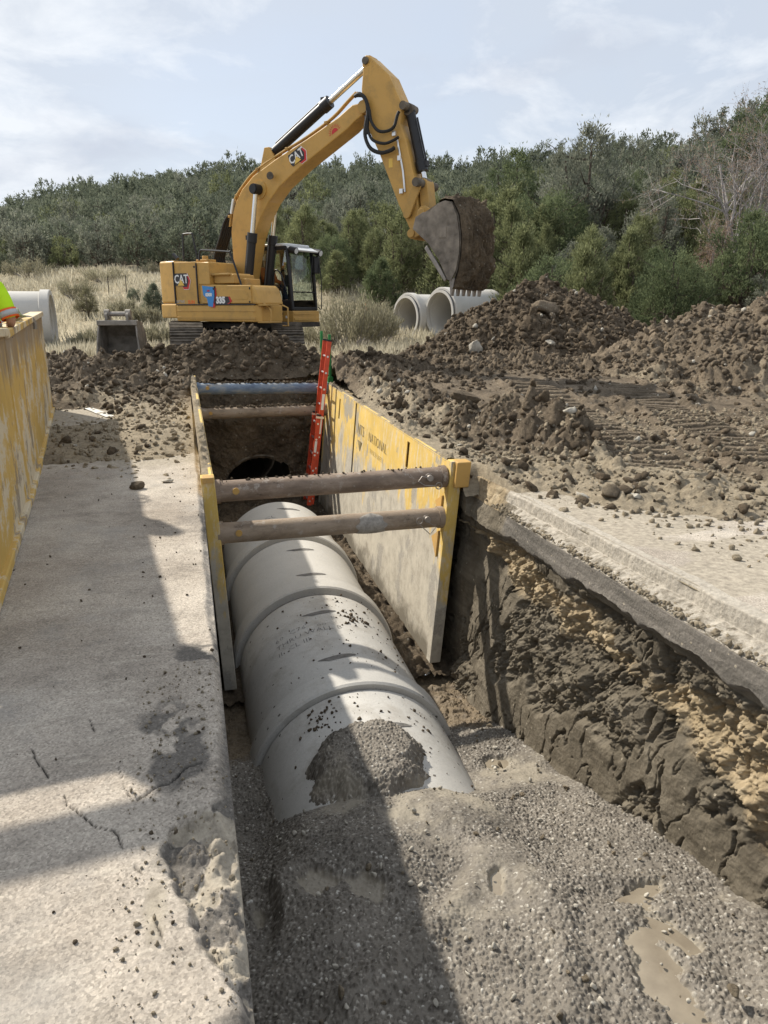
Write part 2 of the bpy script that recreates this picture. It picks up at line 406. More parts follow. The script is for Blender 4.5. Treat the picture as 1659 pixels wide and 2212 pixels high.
# ================================================================== GROUND
TRX0, TRX1, TRY0, TRY1 = -.6, 2.97, -3.0, 15.0        # trench outline
def terrain(x, y):
    x = np.asarray(x, float); y = np.asarray(y, float)
    dc = x*F2[0]+y*F2[1]; l = x*RT[0]+y*RT[1]
    p = np.clip(829.5+1610*l/np.maximum(dc, 6), -1400, 3200)
    P = [-1400, 0, 200, 400, 680, 1000, 1300, 1480, 1660, 2000, 3200]
    ry = np.interp(p, P, [660, 497, 458, 424, 410, 412, 398, 366, 326, 262, 180])
    rd = np.interp(p, P, [150, 140, 140, 140, 140, 130, 105, 88, 74, 60, 50])
    by = np.interp(p, P, [630, 603, 600, 597, 640, 632, 622, 612, 604, 596, 560])
    bd = np.interp(p, P, [48, 48, 46, 45, 38, 36, 34, 34, 34, 32, 30])
    near = z0(np.where(dc < 24, y, 24)); zn = np.where(dc > 22, z0(np.minimum(y, 22.)), z0(y))
    zb = 1.6+(665-by)*bd/1660; zr = 1.6+(665-ry)*rd/1660
    t1 = np.clip((dc-21)/(bd-21), 0, 1)**np.interp(p, [300, 560, 680, 1300, 1700], [1.2, 1.6, 3.4, 3.0, 1.6]); t2 = np.clip((dc-bd)/(rd-bd), 0, 1)
    z = zn*(1-t1)+zb*t1+(zr-zb)*(t2*.85+.15*t2*t2)-np.maximum(dc-rd-4, 0)*.35
    z = z+sst(24, 40, dc)*(fbm(x*.12, y*.12, None, 4, 5)-.5)*1.2
    return np.maximum(z, -12)
def geo(a, b, n, k):
    t = np.linspace(0, 1, n); return a+(b-a)*(np.expm1(k*t)/np.expm1(k))
def make_ground():
    xs = np.concatenate([-geo(.0, 260, 110, 5.5)[::-1]+TRX0, np.linspace(TRX0, TRX1, 9)[1:-1], geo(0, 260, 110, 5.5)+TRX1])
    ys = np.concatenate([np.linspace(-60, TRY0, 12)[:-1], np.linspace(TRY0, TRY1, 40), TRY1+geo(0, 260, 120, 4.2)[1:]])
    X, Y = np.meshgrid(xs, ys); Z = terrain(X, Y)-.02
    cx = (X[:-1, :-1]+X[1:, 1:])/2; cy = (Y[:-1, :-1]+Y[1:, 1:])/2
    keep = ~((cx > TRX0) & (cx < TRX1) & (cy > TRY0) & (cy < TRY1))
    t = NT('dry_grass_soil', .95, 0, .1)
    c = t.ramp(t.noise(.35, 6, .65), [(.3, (.22, .185, .125)), (.5, (.37, .315, .215)), (.7, (.47, .41, .29))])
    c = t.mix(1., c, t.ramp(t.noise(3.5, 6, .7), [(.25, .55), (.6, 1.1)]), 'MULTIPLY')
    far = t.node('ShaderNodeAttribute', attribute_name='wood').outputs['Fac']
    c = t.mix(far, c, t.ramp(t.noise(.3, 5, .6), [(.3, (.075, .06, .04)), (.7, (.16, .13, .09))]))
    t.set(Base_Color=c); t.bump(t.noise(6, 6, .7), .6, .15)
    dc = X*F2[0]+Y*F2[1]
    o = grid_mesh('ground', X, Y, Z, t.m, keep=keep, attrs={'wood': sst(-3, 3, dc-np.interp(829.5+1610*(X*RT[0]+Y*RT[1])/np.maximum(dc, 6), [0, 500, 620, 900, 1050, 1200], [51, 51, 46, 33, 27, 22]))})
    return tag(o, kind='structure')
make_ground()

# ---- left carriageway, with its broken edge along the trench
BRK = [(.05, 1.2), (.01, 1.40), (-.04, 1.49), (-.08, 1.57), (-.14, 1.77), (-.2, 1.98), (-.19, 2.08), (-.1, 2.16), (.05, 2.25)]
CR1 = [(-.70, 2.72), (-.67, 2.64), (-.63, 2.56), (-.59, 2.47), (-.55, 2.40), (-.51, 2.31), (-.47, 2.27), (-.44, 2.24), (-.40, 2.17), (-.35, 2.13), (-.31, 2.03), (-.27, 1.95), (-.24, 1.9)]
CR2 = [(-.28, 2.28), (-.25, 2.30), (-.22, 2.34), (-.17, 2.35), (-.12, 2.42), (-.06, 2.44)]
CR3 = [(-.27, 1.95), (-.22, 1.86), (-.205, 1.75), (-.17, 1.62)]
CR4 = [(-.52, 2.9), (-.46, 2.73), (-.40, 2.62), (-.35, 2.42), (-.3, 2.3)]
def make_road_left():
    xs = np.concatenate([np.linspace(-9, -2.2, 50)[:-1], np.linspace(-2.2, -.9, 70)[:-1], np.linspace(-.9, .04, 190), [.043, .046]])
    ys = geo(.5, 14.2, 760, 2.9)
    X, Y = np.meshgrid(xs, ys)
    w = np.interp(Y, [p[1] for p in BRK], [p[0] for p in BRK])
    inb = sst(0, .035, X-w-.04*(fbm(X*22, Y*22, None, 3, 2)-.5))*sst(1.2, 1.4, Y)*(1-sst(2.1, 2.3, Y))
    Z = z0(Y)+.006+.010*(fbm(X*1.5, Y*1.5, None, 3, 8)-.5)+.0035*(fbm(X*30, Y*30, None, 2, 21)-.5)
    rough = cloddy(X, Y, ((.09, .5), (.04, .6), (.02, .5)), 4)
    Z = Z-inb*(.05-rough*.8)
    # crumbling lip along the trench for the whole length
    edge = sst(.025+.06*fbm(X*0+3, Y*3.1, None, 4, 6), 0, .045-X)
    Z = Z-edge*(.02+.035*fbm(X*15, Y*15, None, 3, 9))
    crk = np.zeros_like(X)
    for c, wd in ((CR1, .0022), (CR2, .005), (CR3, .0032), (CR4, .0012)):
        d, a, _ = seg_dist(X+.03*(fbm(X*9, Y*9, None, 3, 12)-.5), Y+.03*(fbm(X*9, Y*9, None, 3, 13)-.5), c)
        crk = np.maximum(crk, (1-sst(wd*.5, wd*1.3, d))*sst(.38, .5, fbm(X*7, Y*7, None, 3, 3)))
    Z = Z-crk*.012
    g = lambda cx, cy, sx, sy: np.exp(-((X-cx)/sx)**2-((Y-cy)/sy)**2)
    dark = inb*.95*sst(.42, .6, fbm(X*9, Y*9, None, 4, 30))+(g(-.20, 2.72, .15, .30)*1.0+g(-.13, 2.42, .13, .16)*.9)*sst(.36, .62, fbm(X*11, Y*7, None, 4, 33))+g(-.06, 3.4, .15, .16)*1.1*sst(.38, .6, fbm(X*9, Y*14, None, 4, 34))+g(-.02, 1.32, .06, .08)+edge*.45+g(-.0, 2.4, .08, .5)*.45+g(-.17, 1.95, .09, .10)*.7
    dark = dark+.55*sst(.63, .75, fbm(X*1.3, Y*.9, None, 4, 40))
    sand = inb*.75*(1-sst(.42, .56, fbm(X*9, Y*9, None, 4, 30)))+g(-.45, 9.4, .75, 1.0)*1.2+sst(9, 11, Y)*.8+g(-.2, 1.75, .05, .18)*.6
    Z[:, -2] -= .035; Z[:, -1] = z0(Y[:, -1])-.17; X[:, -1] -= .02*fbm(Y[:, -1]*5, Y[:, -1]*0, None, 4, 7)
    dark[:, -2:] += .35
    o = grid_mesh('road', X, Y, Z, MAT['pave'], attrs={'dark': np.clip(dark, 0, 1), 'sand': np.clip(sand, 0, 1), 'crack': crk})
    tag(o, kind='structure'); return o
make_road_left()
def make_road_right():
    xs = np.concatenate([np.linspace(2.985, 5.5, 130), np.linspace(5.5, 14, 60)[1:]]); ys = np.linspace(.3, 8.5, 330)
    X, Y = np.meshgrid(xs, ys)
    Z = z0(Y)+.006+.012*(fbm(X*1.5, Y*1.5, None, 4, 18)-.5)
    dark = .6*sst(.58, .72, fbm(X*1.1, Y*1.6, None, 4, 41))
    sand = .75*sst(.42, .62, fbm(X*.8, Y*2, None, 5, 43))+.9*sst(5.0, 7, Y+.8*(fbm(X, Y, None, 4, 44)-.5))
    return tag(grid_mesh('road', X, Y, Z, MAT['pave'], attrs={'dark': dark, 'sand': sand, 'crack': dark*0}), kind='structure')
make_road_right()

# ---- white edge line left of the trench
def make_line():
    a, b = gp(113, 853), gp(215, 893); d = (b-a); d[2] = 0; n = np.array([-d[1], d[0], 0])/np.linalg.norm(d[:2])*.07
    s = np.linspace(-.6, 1.2, 60)[:, None]; c = a+d*s
    wob = .02*(fbm(s*9, s*0, None, 3, 2)-.5)
    X = np.stack([c[:, 0]-n[0]*(1+wob[:, 0]*8), c[:, 0]+n[0]], 1); Y = np.stack([c[:, 1]-n[1]*(1+wob[:, 0]*8), c[:, 1]+n[1]], 1)
    tag(grid_mesh('road_marking', X, Y, z0(Y)+.02, plain('worn_white_line', (.72, .70, .64), .8, 0, .2, .25, 8)), kind='structure')
make_line()

# ---- left trench wall below the carriageway
def m_clay():
    t = NT('cut_clay', .93, 0, .18)
    tan = t.attr('tan'); blk = t.attr('black'); pale = t.attr('pale')
    v = t.map((1, .5, 1.))
    n = t.noise(3.2, 6, .68)
    cl = t.ramp(n, [(.3, (.095, .08, .058)), (.52, (.15, .129, .097)), (.75, (.215, .188, .145))])
    tn = t.ramp(t.noise(4.5, 6, .7), [(.25, (.18, .138, .085)), (.5, (.33, .26, .165)), (.78, (.46, .385, .27))])
    e = t.math('ADD', tan, t.math('MULTIPLY', t.math('SUBTRACT', t.noise(4, 6, .7), .5), 1.3))
    c = t.mix(t.ramp(e, [(.38, 0.), (.62, 1.)]), cl, tn)
    # shovel scrapes along the cut
    sc = t.noise(7, 4, .6, v=t.map((1, .18, 2.2), (.35, 0, 0)))
    c = t.mix(1., c, t.ramp(sc, [(.3, .72), (.6, 1.08)]), 'MULTIPLY')
    c = t.mix(t.ramp(t.math('ADD', blk, t.math('MULTIPLY', t.math('SUBTRACT', t.noise(9, 6, .7), .5), .9)), [(.4, 0.), (.6, 1.)]), c, t.ramp(sc, [(.3, (.10, .092, .08)), (.7, (.22, .20, .175))]))
    c = t.mix(t.ramp(t.math('ADD', pale, t.math('MULTIPLY', t.math('SUBTRACT', t.noise(16, 6, .7), .5), .9)), [(.4, 0.), (.6, 1.)]), c, t.ramp(t.noise(24, 5, .7), [(.3, (.27, .245, .205)), (.7, (.50, .455, .385))]))
    vv = t.vor(24, out='Color'); vs = t.sep(vv); d = t.vor(24)
    c = t.mix(t.math('MULTIPLY', t.math('MULTIPLY', t.math('GREATER_THAN', vs[0], .94), t.math('LESS_THAN', d, .22)), .8), c, (.40, .35, .27))
    t.set(Base_Color=c); t.bump(sc, .3, .015); t.bump(t.noise(30, 8, .82), .55, .03); t.bump(t.vor(46), .25, .012); return t.m
MAT['clay'] = m_clay()
def make_wall_left():
    ys = np.linspace(.3, 15.2, 620); s = np.linspace(0, 2.9, 130)
    Y, S = np.meshgrid(ys, s); Z = z0(Y)-.10-S
    X = .034-.07*sst(.0, .5, S)*fbm(Y*1.6, S*1.6, None, 4, 3)-.012*(fbm(Y*20, S*20, None, 4, 5))+.05*sst(.5, 2.9, S)
    X = np.where(Y > 6.9, np.minimum(X, .02), X)
    X = X+.03*cloddy(Y, S, ((.2, .5), (.09, .5)), 8)*5*.2
    tag(grid_mesh('trench_wall', X, Y, Z, MAT['clay'], attrs={'tan': .25+0*S, 'black': .8*(1-sst(.08, .16, S)), 'pale': sst(.05, .1, S)*(1-sst(.2, .3, S))*.6}), kind='structure')
make_wall_left()

# ---- right trench wall: slab, ledge, dark base course, tan and grey clay
def make_wall_right():
    ys = np.concatenate([np.linspace(.6, 7.3, 900), np.linspace(7.3, 15.0, 120)[1:]]); s = np.linspace(0, 1, 380)
    Y, S = np.meshgrid(ys, s)
    prof = np.array([(0, 3.06, .009), (.012, 2.968, .0), (.045, 2.955, -.11), (.085, 2.84, -.15), (.10, 2.80, -.17), (.175, 2.79, -.33), (.19, 2.85, -.37), (.33, 2.90, -.75), (.5, 2.80, -1.15), (.75, 2.72, -1.85), (1, 2.62, -3.0)])
    X = np.interp(S, prof[:, 0], prof[:, 1]); D = np.interp(S, prof[:, 0], prof[:, 2]); Z = z0(Y)+.002+D
    faced = 1-sst(6.6, 7.1, Y)                                 # beyond this the panel of the box holds the soil
    n1 = fbm(Y*1.2, D*1.2, None, 5, 60); n2 = fbm(Y*4, D*4, None, 4, 61)
    # tan caved-in pocket, wanders downwards to the near end
    top = -.42-.03*n2; cen = np.interp(Y, [0, 2.5, 4.5, 6.0, 7], [-.80, -.78, -.76, -.62, -.55]); hw = np.interp(Y, [0, 2.5, 4.5, 6, 6.6, 7], [.46, .42, .34, .22, .05, .0])
    tan = np.clip(1-np.abs(D-cen)/(hw+.02)+(n1-.5)*1.6, 0, 1)*(D < top)
    lower = (D < -.42)
    cave = sst(.25, .6, tan)
    clods = cloddy(Y, D*1.15, ((.15, .7), (.065, .8), (.03, .7)), 50)
    fr = fbm(Y*4.5, D*4.5, None, 7, 49, .64)-.5
    X = X+cave*(.05-.55*clods-.34*fr)+lower*.12*(n1-.5)
    # torn pockets in the grey clay between smooth scraped faces
    tear = sst(.555, .61, fbm(Y*1.1+.35*D, D*.9, None, 5, 70))*lower*(1-cave)
    X = X+tear*(.05-.30*fr-.5*cloddy(Y*1.2, D*.8, ((.09, .7), (.042, .8), (.022, .6)), 55))
    # slanting cracks
    cn = fbm(Y*6.5+D*1.3+1.2*n2, D*1.7+.5*n1, None, 4, 77, .55)
    crack = (1-sst(.006, .03, np.abs(cn-.5)))*lower*sst(.46, .58, fbm(Y*1.3, D*1.3, None, 4, 90)+.08*sst(3, 5, Y))
    X = X+crack*.055+lower*(1-cave)*.03*sst(.0, .5, fbm(Y*2.6+D*.5, D*1.1, None, 4, 91)-.45)
    X = X+.012*(fbm(Y*18, D*18, None, 4, 64)-.5)+(.35+cave+tear)*.03*(fbm(Y*32, D*32, None, 4, 69, .7)-.5)*lower
    X = X+(S < .09)*.022*(fbm(Y*3.3, S*0, None, 5, 62)-.5)*2; sl = (S < .045); X = X+sl*.006*(fbm(Y*60, D*5, None, 3, 65)-.5)
    led = (S >= .045) & (S < .10); Z = Z+led*(.07*(cloddy(Y, X*1.0+S*3, ((.1, .6), (.05, .7)), 66)*2.2)); X = X+led*.03*(n2-.5)
    ragged = sst(.165, .178, S)*(1-sst(.19, .21, S)); Z = Z+ragged*.13*(fbm(Y*6, S*0, None, 4, 67)-.6)
    # soil slumped over the slab's end near the box
    slump = sst(5.9, 6.7, Y)*(1-sst(.17, .3, S)); X = X-slump*.06*fbm(Y*6, D*6, None, 3, 68); X = np.where(Y > 7.0, np.maximum(X, 2.785), X)
    w = sst(5.7, 6.5, Y+.25*(n2-.5))*(S < .19)*(Y < 7.0); q = np.clip(S/.19, 0, 1)
    X = X*(1-w)+w*(2.97-.16*q-.25*cloddy(Y, q*.4, ((.12, .6), (.05, .7)), 58)); Z = Z*(1-w)+w*(z0(Y)+.01-.42*q)
    blk = ((S > .098) & (S < .19)).astype(float)*faced*(1-w); pale = ((S < .047)*1.+((S >= .047) & (S < .10))*.55)*faced
    sand = sst(5.9, 6.7, Y)*(S < .1)
    o = grid_mesh('trench_wall', X, Y, Z, MAT['clay'], attrs={'tan': np.clip(tan+sand, 0, 1), 'black': blk, 'pale': pale*(1-sand)})
    tag(o, kind='structure')
make_wall_right()

# ---- end wall with the old culvert mouth
CUV = (1.27, 15.0, -2.17, .86)
def make_wall_end():
    xs = np.linspace(-.4, 3.4, 260); s = np.linspace(0, 1, 260)
    X, S = np.meshgrid(xs, s)
    Z = .25-3.3*S
    cl = cloddy(X, Z, ((.3, .6), (.14, .6), (.06, .6)), 90)
    Y = 15.15-.45*sst(.0, .3, S)-.1*S-.55*cl-.14*(fbm(X*2.5, Z*2.5, None, 4, 3)-.5)+.1*np.exp(-((X-2.0)/.3)**2-((Z+.6)/.15)**2)
    zc = (Z[:-1, :-1]+Z[1:, 1:])/2; xc = (X[:-1, :-1]+X[1:, 1:])/2
    an = np.arctan2(zc-CUV[2], xc-CUV[0])
    keep = np.hypot(xc-CUV[0], zc-CUV[2]) > (CUV[3]-.03+.07*np.sin(an*7+1)*(an < 1)*(an > 0)-.02)
    tag(grid_mesh('trench_wall', X, Y, Z, MAT['dirt'], attrs={'sand': .25*sst(.4, .6, fbm(X*1.5, Z*1.5, None, 3, 7))}, keep=keep), kind='structure')
make_wall_end()

# ---- trench bottom: soil beyond, fresh wet gravel nearer
PXC, PZC, PR, PSL = 1.237, -2.54, .914, .034
def pipe_axis_z(y): return PZC+PSL*(y-7)
def gravel_base(x, y):
    z = np.where(y < 6.6, -1.5-.25*(y-2.37), -2.5575)
    z = np.where(y < 2.0, -1.4075+.05*(2.0-y), z)
    z = z+.10*(fbm(x*1.3, y*1.3, None, 4, 31)-.5)+.05*(fbm(x*4, y*4, None, 3, 32)-.5)
    z = z+.07*np.exp(-((x-1.75)/.35)**2-((y-3.9)/.28)**2)+.05*np.exp(-((x-1.9)/.3)**2-((y-3.1)/.5)**2)
    z = z-.22*np.exp(-((x-.2)/.28)**2-((y-4.6)/.7)**2)-.10*np.exp(-((x-1.3)/.25)**2-((y-3.25)/.5)**2)
    # ridges left by the bucket
    d, a, s = seg_dist(x, y, [(1.45, 2.2), (1.75, 2.75), (1.62, 3.0)]); z = z+.05*np.exp(-(d/.1)**2)
    d, a, s = seg_dist(x, y, [(.5, 2.55), (1.1, 2.9), (1.4, 3.15)]); z = z+.05*np.exp(-(d/.09)**2)
    z = z+.25*sst(4.75, 4.05, y+.35*(fbm(x*2, y*2, None, 3, 39)-.5))*np.exp(-((x-1.05)/.75)**4)*sst(2.0, 3.7, y)
    # heap lying on the pipe
    az = pipe_axis_z(y); dx = np.clip(np.abs(x-PXC)/PR, 0, .999); top = az+PR*np.sqrt(1-dx**2)
    return z, top
PUD = [(2.07, 2.36, .15, .2, .1), (.80, 3.22, .10, .20, .5), (.50, 3.43, .17, .11, .2), (1.50, 3.12, .05, .14, -.5), (2.16, 2.52, .16, .2, 0), (1.98, 2.2, .15, .24, -.2), (2.3, 2.86, .15, .06, .3), (2.28, 4.85, .12, .09, 0), (.16, 3.35, .05, .12, 0)]
def puddle_mask(x, y):
    m = np.zeros_like(x)
    for px, py, a, b, r in PUD:
        c, s = math.cos(r), math.sin(r); u = (x-px)*c+(y-py)*s; v = -(x-px)*s+(y-py)*c
        q = np.hypot(u/a, v/b)+1.5*(fbm(x*8, y*8, None, 4, 44)-.5)
        m = np.maximum(m, 1-sst(.25, 1.2, q))
    return m
def pebble_field(X, Y, n, rmin, rmax, x0, x1, y0, y1, seed):
    """round stones laid over a regular grid of points"""
    g = np.random.default_rng(seed); dx = X[0, 1]-X[0, 0]; dy = Y[1, 0]-Y[0, 0]; H = np.zeros_like(X); T = np.full_like(X, .5)
    px = g.uniform(x0, x1, n); py = g.uniform(y0, y1, n); r = rmin*(rmax/rmin)**(g.random(n)**1.6); tn = g.random(n); sq = g.uniform(.6, 1., n); an = g.uniform(0, PI, n)
    K = int(math.ceil(rmax/min(dx, dy)))
    ci = np.round((px-X[0, 0])/dx).astype(int); cj = np.round((py-Y[0, 0])/dy).astype(int); lift = g.uniform(.0, .6, n)*r
    for a in range(-K, K+1):
        for b in range(-K, K+1):
            i = ci+a; j = cj+b; ok = (i >= 0) & (j >= 0) & (i < X.shape[1]) & (j < X.shape[0])
            ii = i[ok]; jj = j[ok]; u = X[0, 0]+ii*dx-px[ok]; v = Y[0, 0]+jj*dy-py[ok]
            c, s = np.cos(an[ok]), np.sin(an[ok]); q = 1-((u*c+v*s)/r[ok])**2-((v*c-u*s)/(r[ok]*sq[ok]))**2
            h = np.where(q > 0, np.sqrt(np.maximum(q, 0))*r[ok]*.8+lift[ok], 0)
            cur = H[jj, ii]; m = h > cur
            np.maximum.at(H, (jj, ii), h)
            T[jj[m], ii[m]] = tn[ok][m]
    return H, T
def m_gravel():
    t = NT('wet_gravel', .8, 0, .3)
    tn = t.attr('stone')
    c = t.ramp(tn, [(0., (.085, .073, .06)), (.4, (.155, .137, .113)), (.75, (.225, .202, .17)), (.93, (.34, .315, .27)), (1., (.52, .50, .45))])
    c = t.mix(1., c, t.ramp(t.noise(1.8, 6, .65), [(.3, .72), (.6, 1.08)]), 'MULTIPLY')
    c = t.mix(1., c, t.ramp(t.noise(170, 3, .7), [(.3, .75), (.7, 1.12)]), 'MULTIPLY')
    w = t.attr('silt'); e = t.math('ADD', w, t.math('MULTIPLY', t.math('SUBTRACT', t.noise(12, 6, .7), .5), .8), True)
    c = t.mix(t.ramp(e, [(.3, 0.), (.65, .9)]), c, (.27, .24, .19))
    sd = t.attr('soil'); c = t.mix(t.ramp(t.math('ADD', sd, t.math('MULTIPLY', t.math('SUBTRACT', t.noise(8, 6, .7), .5), .8)), [(.4, 0.), (.6, 1.)]), c, t.ramp(t.noise(9, 6, .7), [(.3, (.085, .065, .043)), (.7, (.2, .155, .1))]))
    t.set(Base_Color=c, Roughness=t.ramp(t.noise(6, 4), [(.3, .55), (.7, .9)])); t.bump(t.noise(120, 4, .7), .35, .006); return t.m
MAT['gravel'] = m_gravel()
def make_gravel():
    X, Y = np.meshgrid(np.linspace(-.12, 2.98, 600), np.linspace(.9, 7.2, 1150))
    z, top = gravel_base(X, Y)
    H, T = pebble_field(X, Y, 95000, .0045, .0135, -.1, 2.95, .9, 7.2, 3)
    # spilled heap on the crown of the pipe
    hx, hy = (X-1.13)/.50, np.where(Y < 4.7, (Y-4.7)/.62, (Y-4.7)/.40)
    e = 1-(hx**2+hy**2)+.6*(fbm(X*6, Y*6, None, 4, 88)-.5)
    spill = np.clip(e, 0, 1)
    low = z < top-.03
    heap = np.where(spill > 0, top-.03+.15*sst(0, .7, spill), -9)
    pm = puddle_mask(X, Y)
    silt = np.clip(pm*.8+.3*sst(.56, .7, fbm(X*1.7, Y*1.7, None, 5, 45))+.38*sst(.5, .64, fbm(X*1.3, Y*1.3, None, 5, 47)), 0, 1)
    soil = sst(5.4, 6.2, Y+.5*(fbm(X*2, Y*2, None, 3, 46)-.5))
    amp = np.clip(1-.45*pm-.25*soil-.68*sst(.5, .64, fbm(X*1.3, Y*1.3, None, 5, 47)), .12, 1)
    for px, py, a, b, r in PUD:
        q = np.hypot((X-px)/(a*2.3), (Y-py)/(b*2.3)); w = 1-sst(.5, 1.3, q); zc = gravel_base(np.array([px]), np.array([py]))[0][0]; z = z*(1-w)+zc*w
    Z = z-.05*pm+H*amp+soil*.5*cloddy(X, Y, ((.2, .4), (.09, .6)), 12)
    hz = heap+H
    Z = np.maximum(Z, np.where(spill > .03, hz, -9))
    o = grid_mesh('gravel', X, Y, Z, MAT['gravel'], attrs={'stone': T, 'silt': silt, 'soil': soil})
    tag(o, kind='stuff')
    # soil strip beside the pipe inside the box
    X, Y = np.meshgrid(np.linspace(-.1, 2.9, 150), np.linspace(7.0, 15.6, 420))
    z, top = gravel_base(X, Y*0+7.0)
    Z = z+.05+(Y-7)*.02+.8*cloddy(X, Y, ((.3, .5), (.13, .6), (.06, .5)), 14)
    tag(grid_mesh('dirt_bed', X, Y, Z, MAT['dirt'], attrs={'sand': .3*sst(.45, .6, fbm(X*2, Y*2, None, 3, 7))}), kind='structure')
    tw = NT('muddy_water', .22, 0, .5); tw.set(Base_Color=tw.ramp(tw.noise(5, 5, .6), [(.35, (.20, .168, .125)), (.65, (.28, .24, .18))])); tw.bump(tw.noise(25, 2), .04, .004)
    for px, py, a, b, r in PUD:
        if px < 1.4: continue                               # these hold only wet silt
        zz, _ = gravel_base(np.array([px]), np.array([py])); n = 40; V = []
        for k in range(n):
            t = 2*PI*k/n; u, v = 1.5*a*math.cos(t), 1.5*b*math.sin(t); V.append((px+u*math.cos(r)-v*math.sin(r), py+u*math.sin(r)+v*math.cos(r), 0))
        me = bpy.data.meshes.new('puddle'); me.from_pydata(V, [], [tuple(range(n))]); me.materials.append(tw.m)
        o = bpy.data.objects.new('puddle', me); o.location.z = float(zz[0])-.028; link(o); tag(o, kind='structure')
make_gravel()

# ================================================================== LOOSE SOIL
TRK1 = [tuple(gp(x, y)[:2]) for x, y in ((1120, 842), (1230, 905), (1330, 970), (1440, 1040))]
TRK2 = [tuple(gp(x, y)[:2]) for x, y in ((1330, 850), (1450, 905), (1560, 960), (1690, 1020))]
WIN = [(3.0, 14.2), (3.3, 12.4), (3.55, 10.6), (3.95, 9.0), (4.5, 8.0), (4.8, 7.6)]
LIM = lambda x: np.interp(x, [2.9, 3.2, 3.57, 4.3, 6, 8], [6.7, 6.35, 5.2, 4.5, 3.6, 3.0])
def H_right(x, y, detail=True):
    z = z0(y)+.0*x
    d = y-LIM(x); lim = 4.2+.35*(x-4.3); d = np.maximum(d*.5, y-lim-.9) if False else np.minimum(d, (y-3.4)*1.2)
    n = fbm(x*1.1, y*1.1, None, 5, 51)
    cov = sst(-.45, .75, d+1.6*(n-.5))
    z = z-.03+cov*.075+.05*(n-.5)*cov
    z = z+.16*sst(9, 14, y)*sst(2.6, 4, x)+.10*sst(14.5, 19, y)
    dw, al, _ = seg_dist(x, y, WIN); wn = fbm(x*1.7, y*1.7, None, 4, 52)
    z = z+np.exp(-(dw/.42)**2)*(.20+.42*(wn-.25))*sst(7.3, 8.2, y+.3*wn)
    z = z+.10*np.exp(-((x-2.9)/.3)**2)*sst(6.2, 7, y)
    z = z-.3*sst(7.2, 6.9, y)*sst(2.99, 2.95, x)
    tr = np.zeros_like(x)
    for T in (TRK1, TRK2):
        dt, al, sg = seg_dist(x, y, T); m = (1-sst(.36, .42, dt))
        z = z*(1-m)+m*(z0(y)+.14*sst(9, 14, y)*sst(2.6, 4, x)+.035)
        z = z+m*(.16*sst(.3, .6, np.abs(((al+.05*sg+.04*n)/.26) % 1-.5)*2)*(.5+.8*n)-.05)+.07*np.exp(-((dt-.5)/.09)**2)
        tr = np.maximum(tr, m)
    if detail:
        am = cov*(1-.92*tr)*(.12+.9*np.exp(-(dw/.6)**2)+.55*sst(.52, .66, fbm(x*.9, y*.9, None, 4, 53))+.8*sst(13.5, 15.5, y))
        z = z+am*cloddy(x, y, ((.42, .42), (.2, .5), (.1, .6), (.05, .5)), 20)
    return z
def H_left(x, y, detail=True):
    z = z0(y)+0.*x; n = fbm(x*1.2, y*1.2, None, 5, 55)
    hole = np.exp(-((x+1.95)/.7)**4-((y-12.3)/.9)**4)
    ram = sst(11.8, 14.8, y+1.4*(n-.5))*(1-hole)
    cov = sst(8.2, 9.8, y+1.6*(n-.5))*(1-hole)
    z = z-.035+cov*.06+.10*np.exp(-((x+.5)/.7)**2-((y-9.9)/.8)**2)*1.3
    z = z+ram*(.22+.35*(n-.3))*sst(-7, -4, x)*(1-sst(17, 18.5, y))
    if detail: z = z+cov*(.05+.95*ram+.12*sst(.55, .65, n))*cloddy(x, y, ((.5, .42), (.22, .5), (.1, .6), (.05, .5)), 26)*(1-.7*sst(18, 20, y))
    return z
def H_berm(x, y, detail=True):
    cr = np.interp(x, [-3.5, -2, -1.2, -.4, .33, 1.19, 1.72, 2.4, 3.0, 4.0, 5.2], [.15, .25, .4, .62, .82, .95, .87, .62, .38, .42, .3])
    n = fbm(x*1.3, y*1.3, None, 5, 57)
    z = z0(y)-.06+(cr+.25*(n-.5))*np.exp(-((y-16.0)/np.where(y < 16, .85, 1.0))**2)*1.05
    if detail: z = z+.95*cloddy(x, y, ((.5, .45), (.25, .5), (.12, .6), (.05, .5)), 33)*(.4+.6*np.exp(-((y-16.)/1.1)**2))
    return z
def cones(x, y, L, slope, n):
    h = np.full(np.shape(x), -9.)
    for cx, cy, hh, sx in L:
        d = np.hypot((x-cx)/sx, y-cy)
        h = np.logaddexp(h*5, (hh-slope*d)*5)/5
    return h
PA = [(9.9, 19.5, 2.25, 1.0), (9.0, 19.4, 1.75, 1.), (8.1, 19.3, 1.3, 1.), (7.0, 18.9, .72, 1.1), (6.0, 18.4, .38, 1.2), (4.9, 17.6, .15, 1.3), (11.2, 19.4, 1.75, 1.), (12.4, 19.2, 1.1, 1.1)]
PB = [(10.7, 14.4, 1.3, 1.), (11.4, 13.6, 1.65, 1.), (12.4, 12.9, 2.1, 1.), (13.9, 12.4, 2.5, 1.), (10.3, 15.2, 1.0, 1.), (12.0, 14.9, 1.6, 1.), (11.3, 12.2, 1.0, 1.)]
def H_pile(L, slope, seed):
    def f(x, y, detail=True):
        n = fbm(x*.9, y*.9, None, 5, seed)
        z = terrain(x, y)*0+z0(np.minimum(y, 21))-.25+np.maximum(cones(x, y, L, slope, n)+.5*(n-.5), -.3)+.12
        if detail: z = z+.85*cloddy(x, y, ((.7, .42), (.35, .5), (.16, .6), (.08, .5)), seed+2)
        return z
    return f
H_pa, H_pb = H_pile(PA, .60, 71), H_pile(PB, .62, 74)
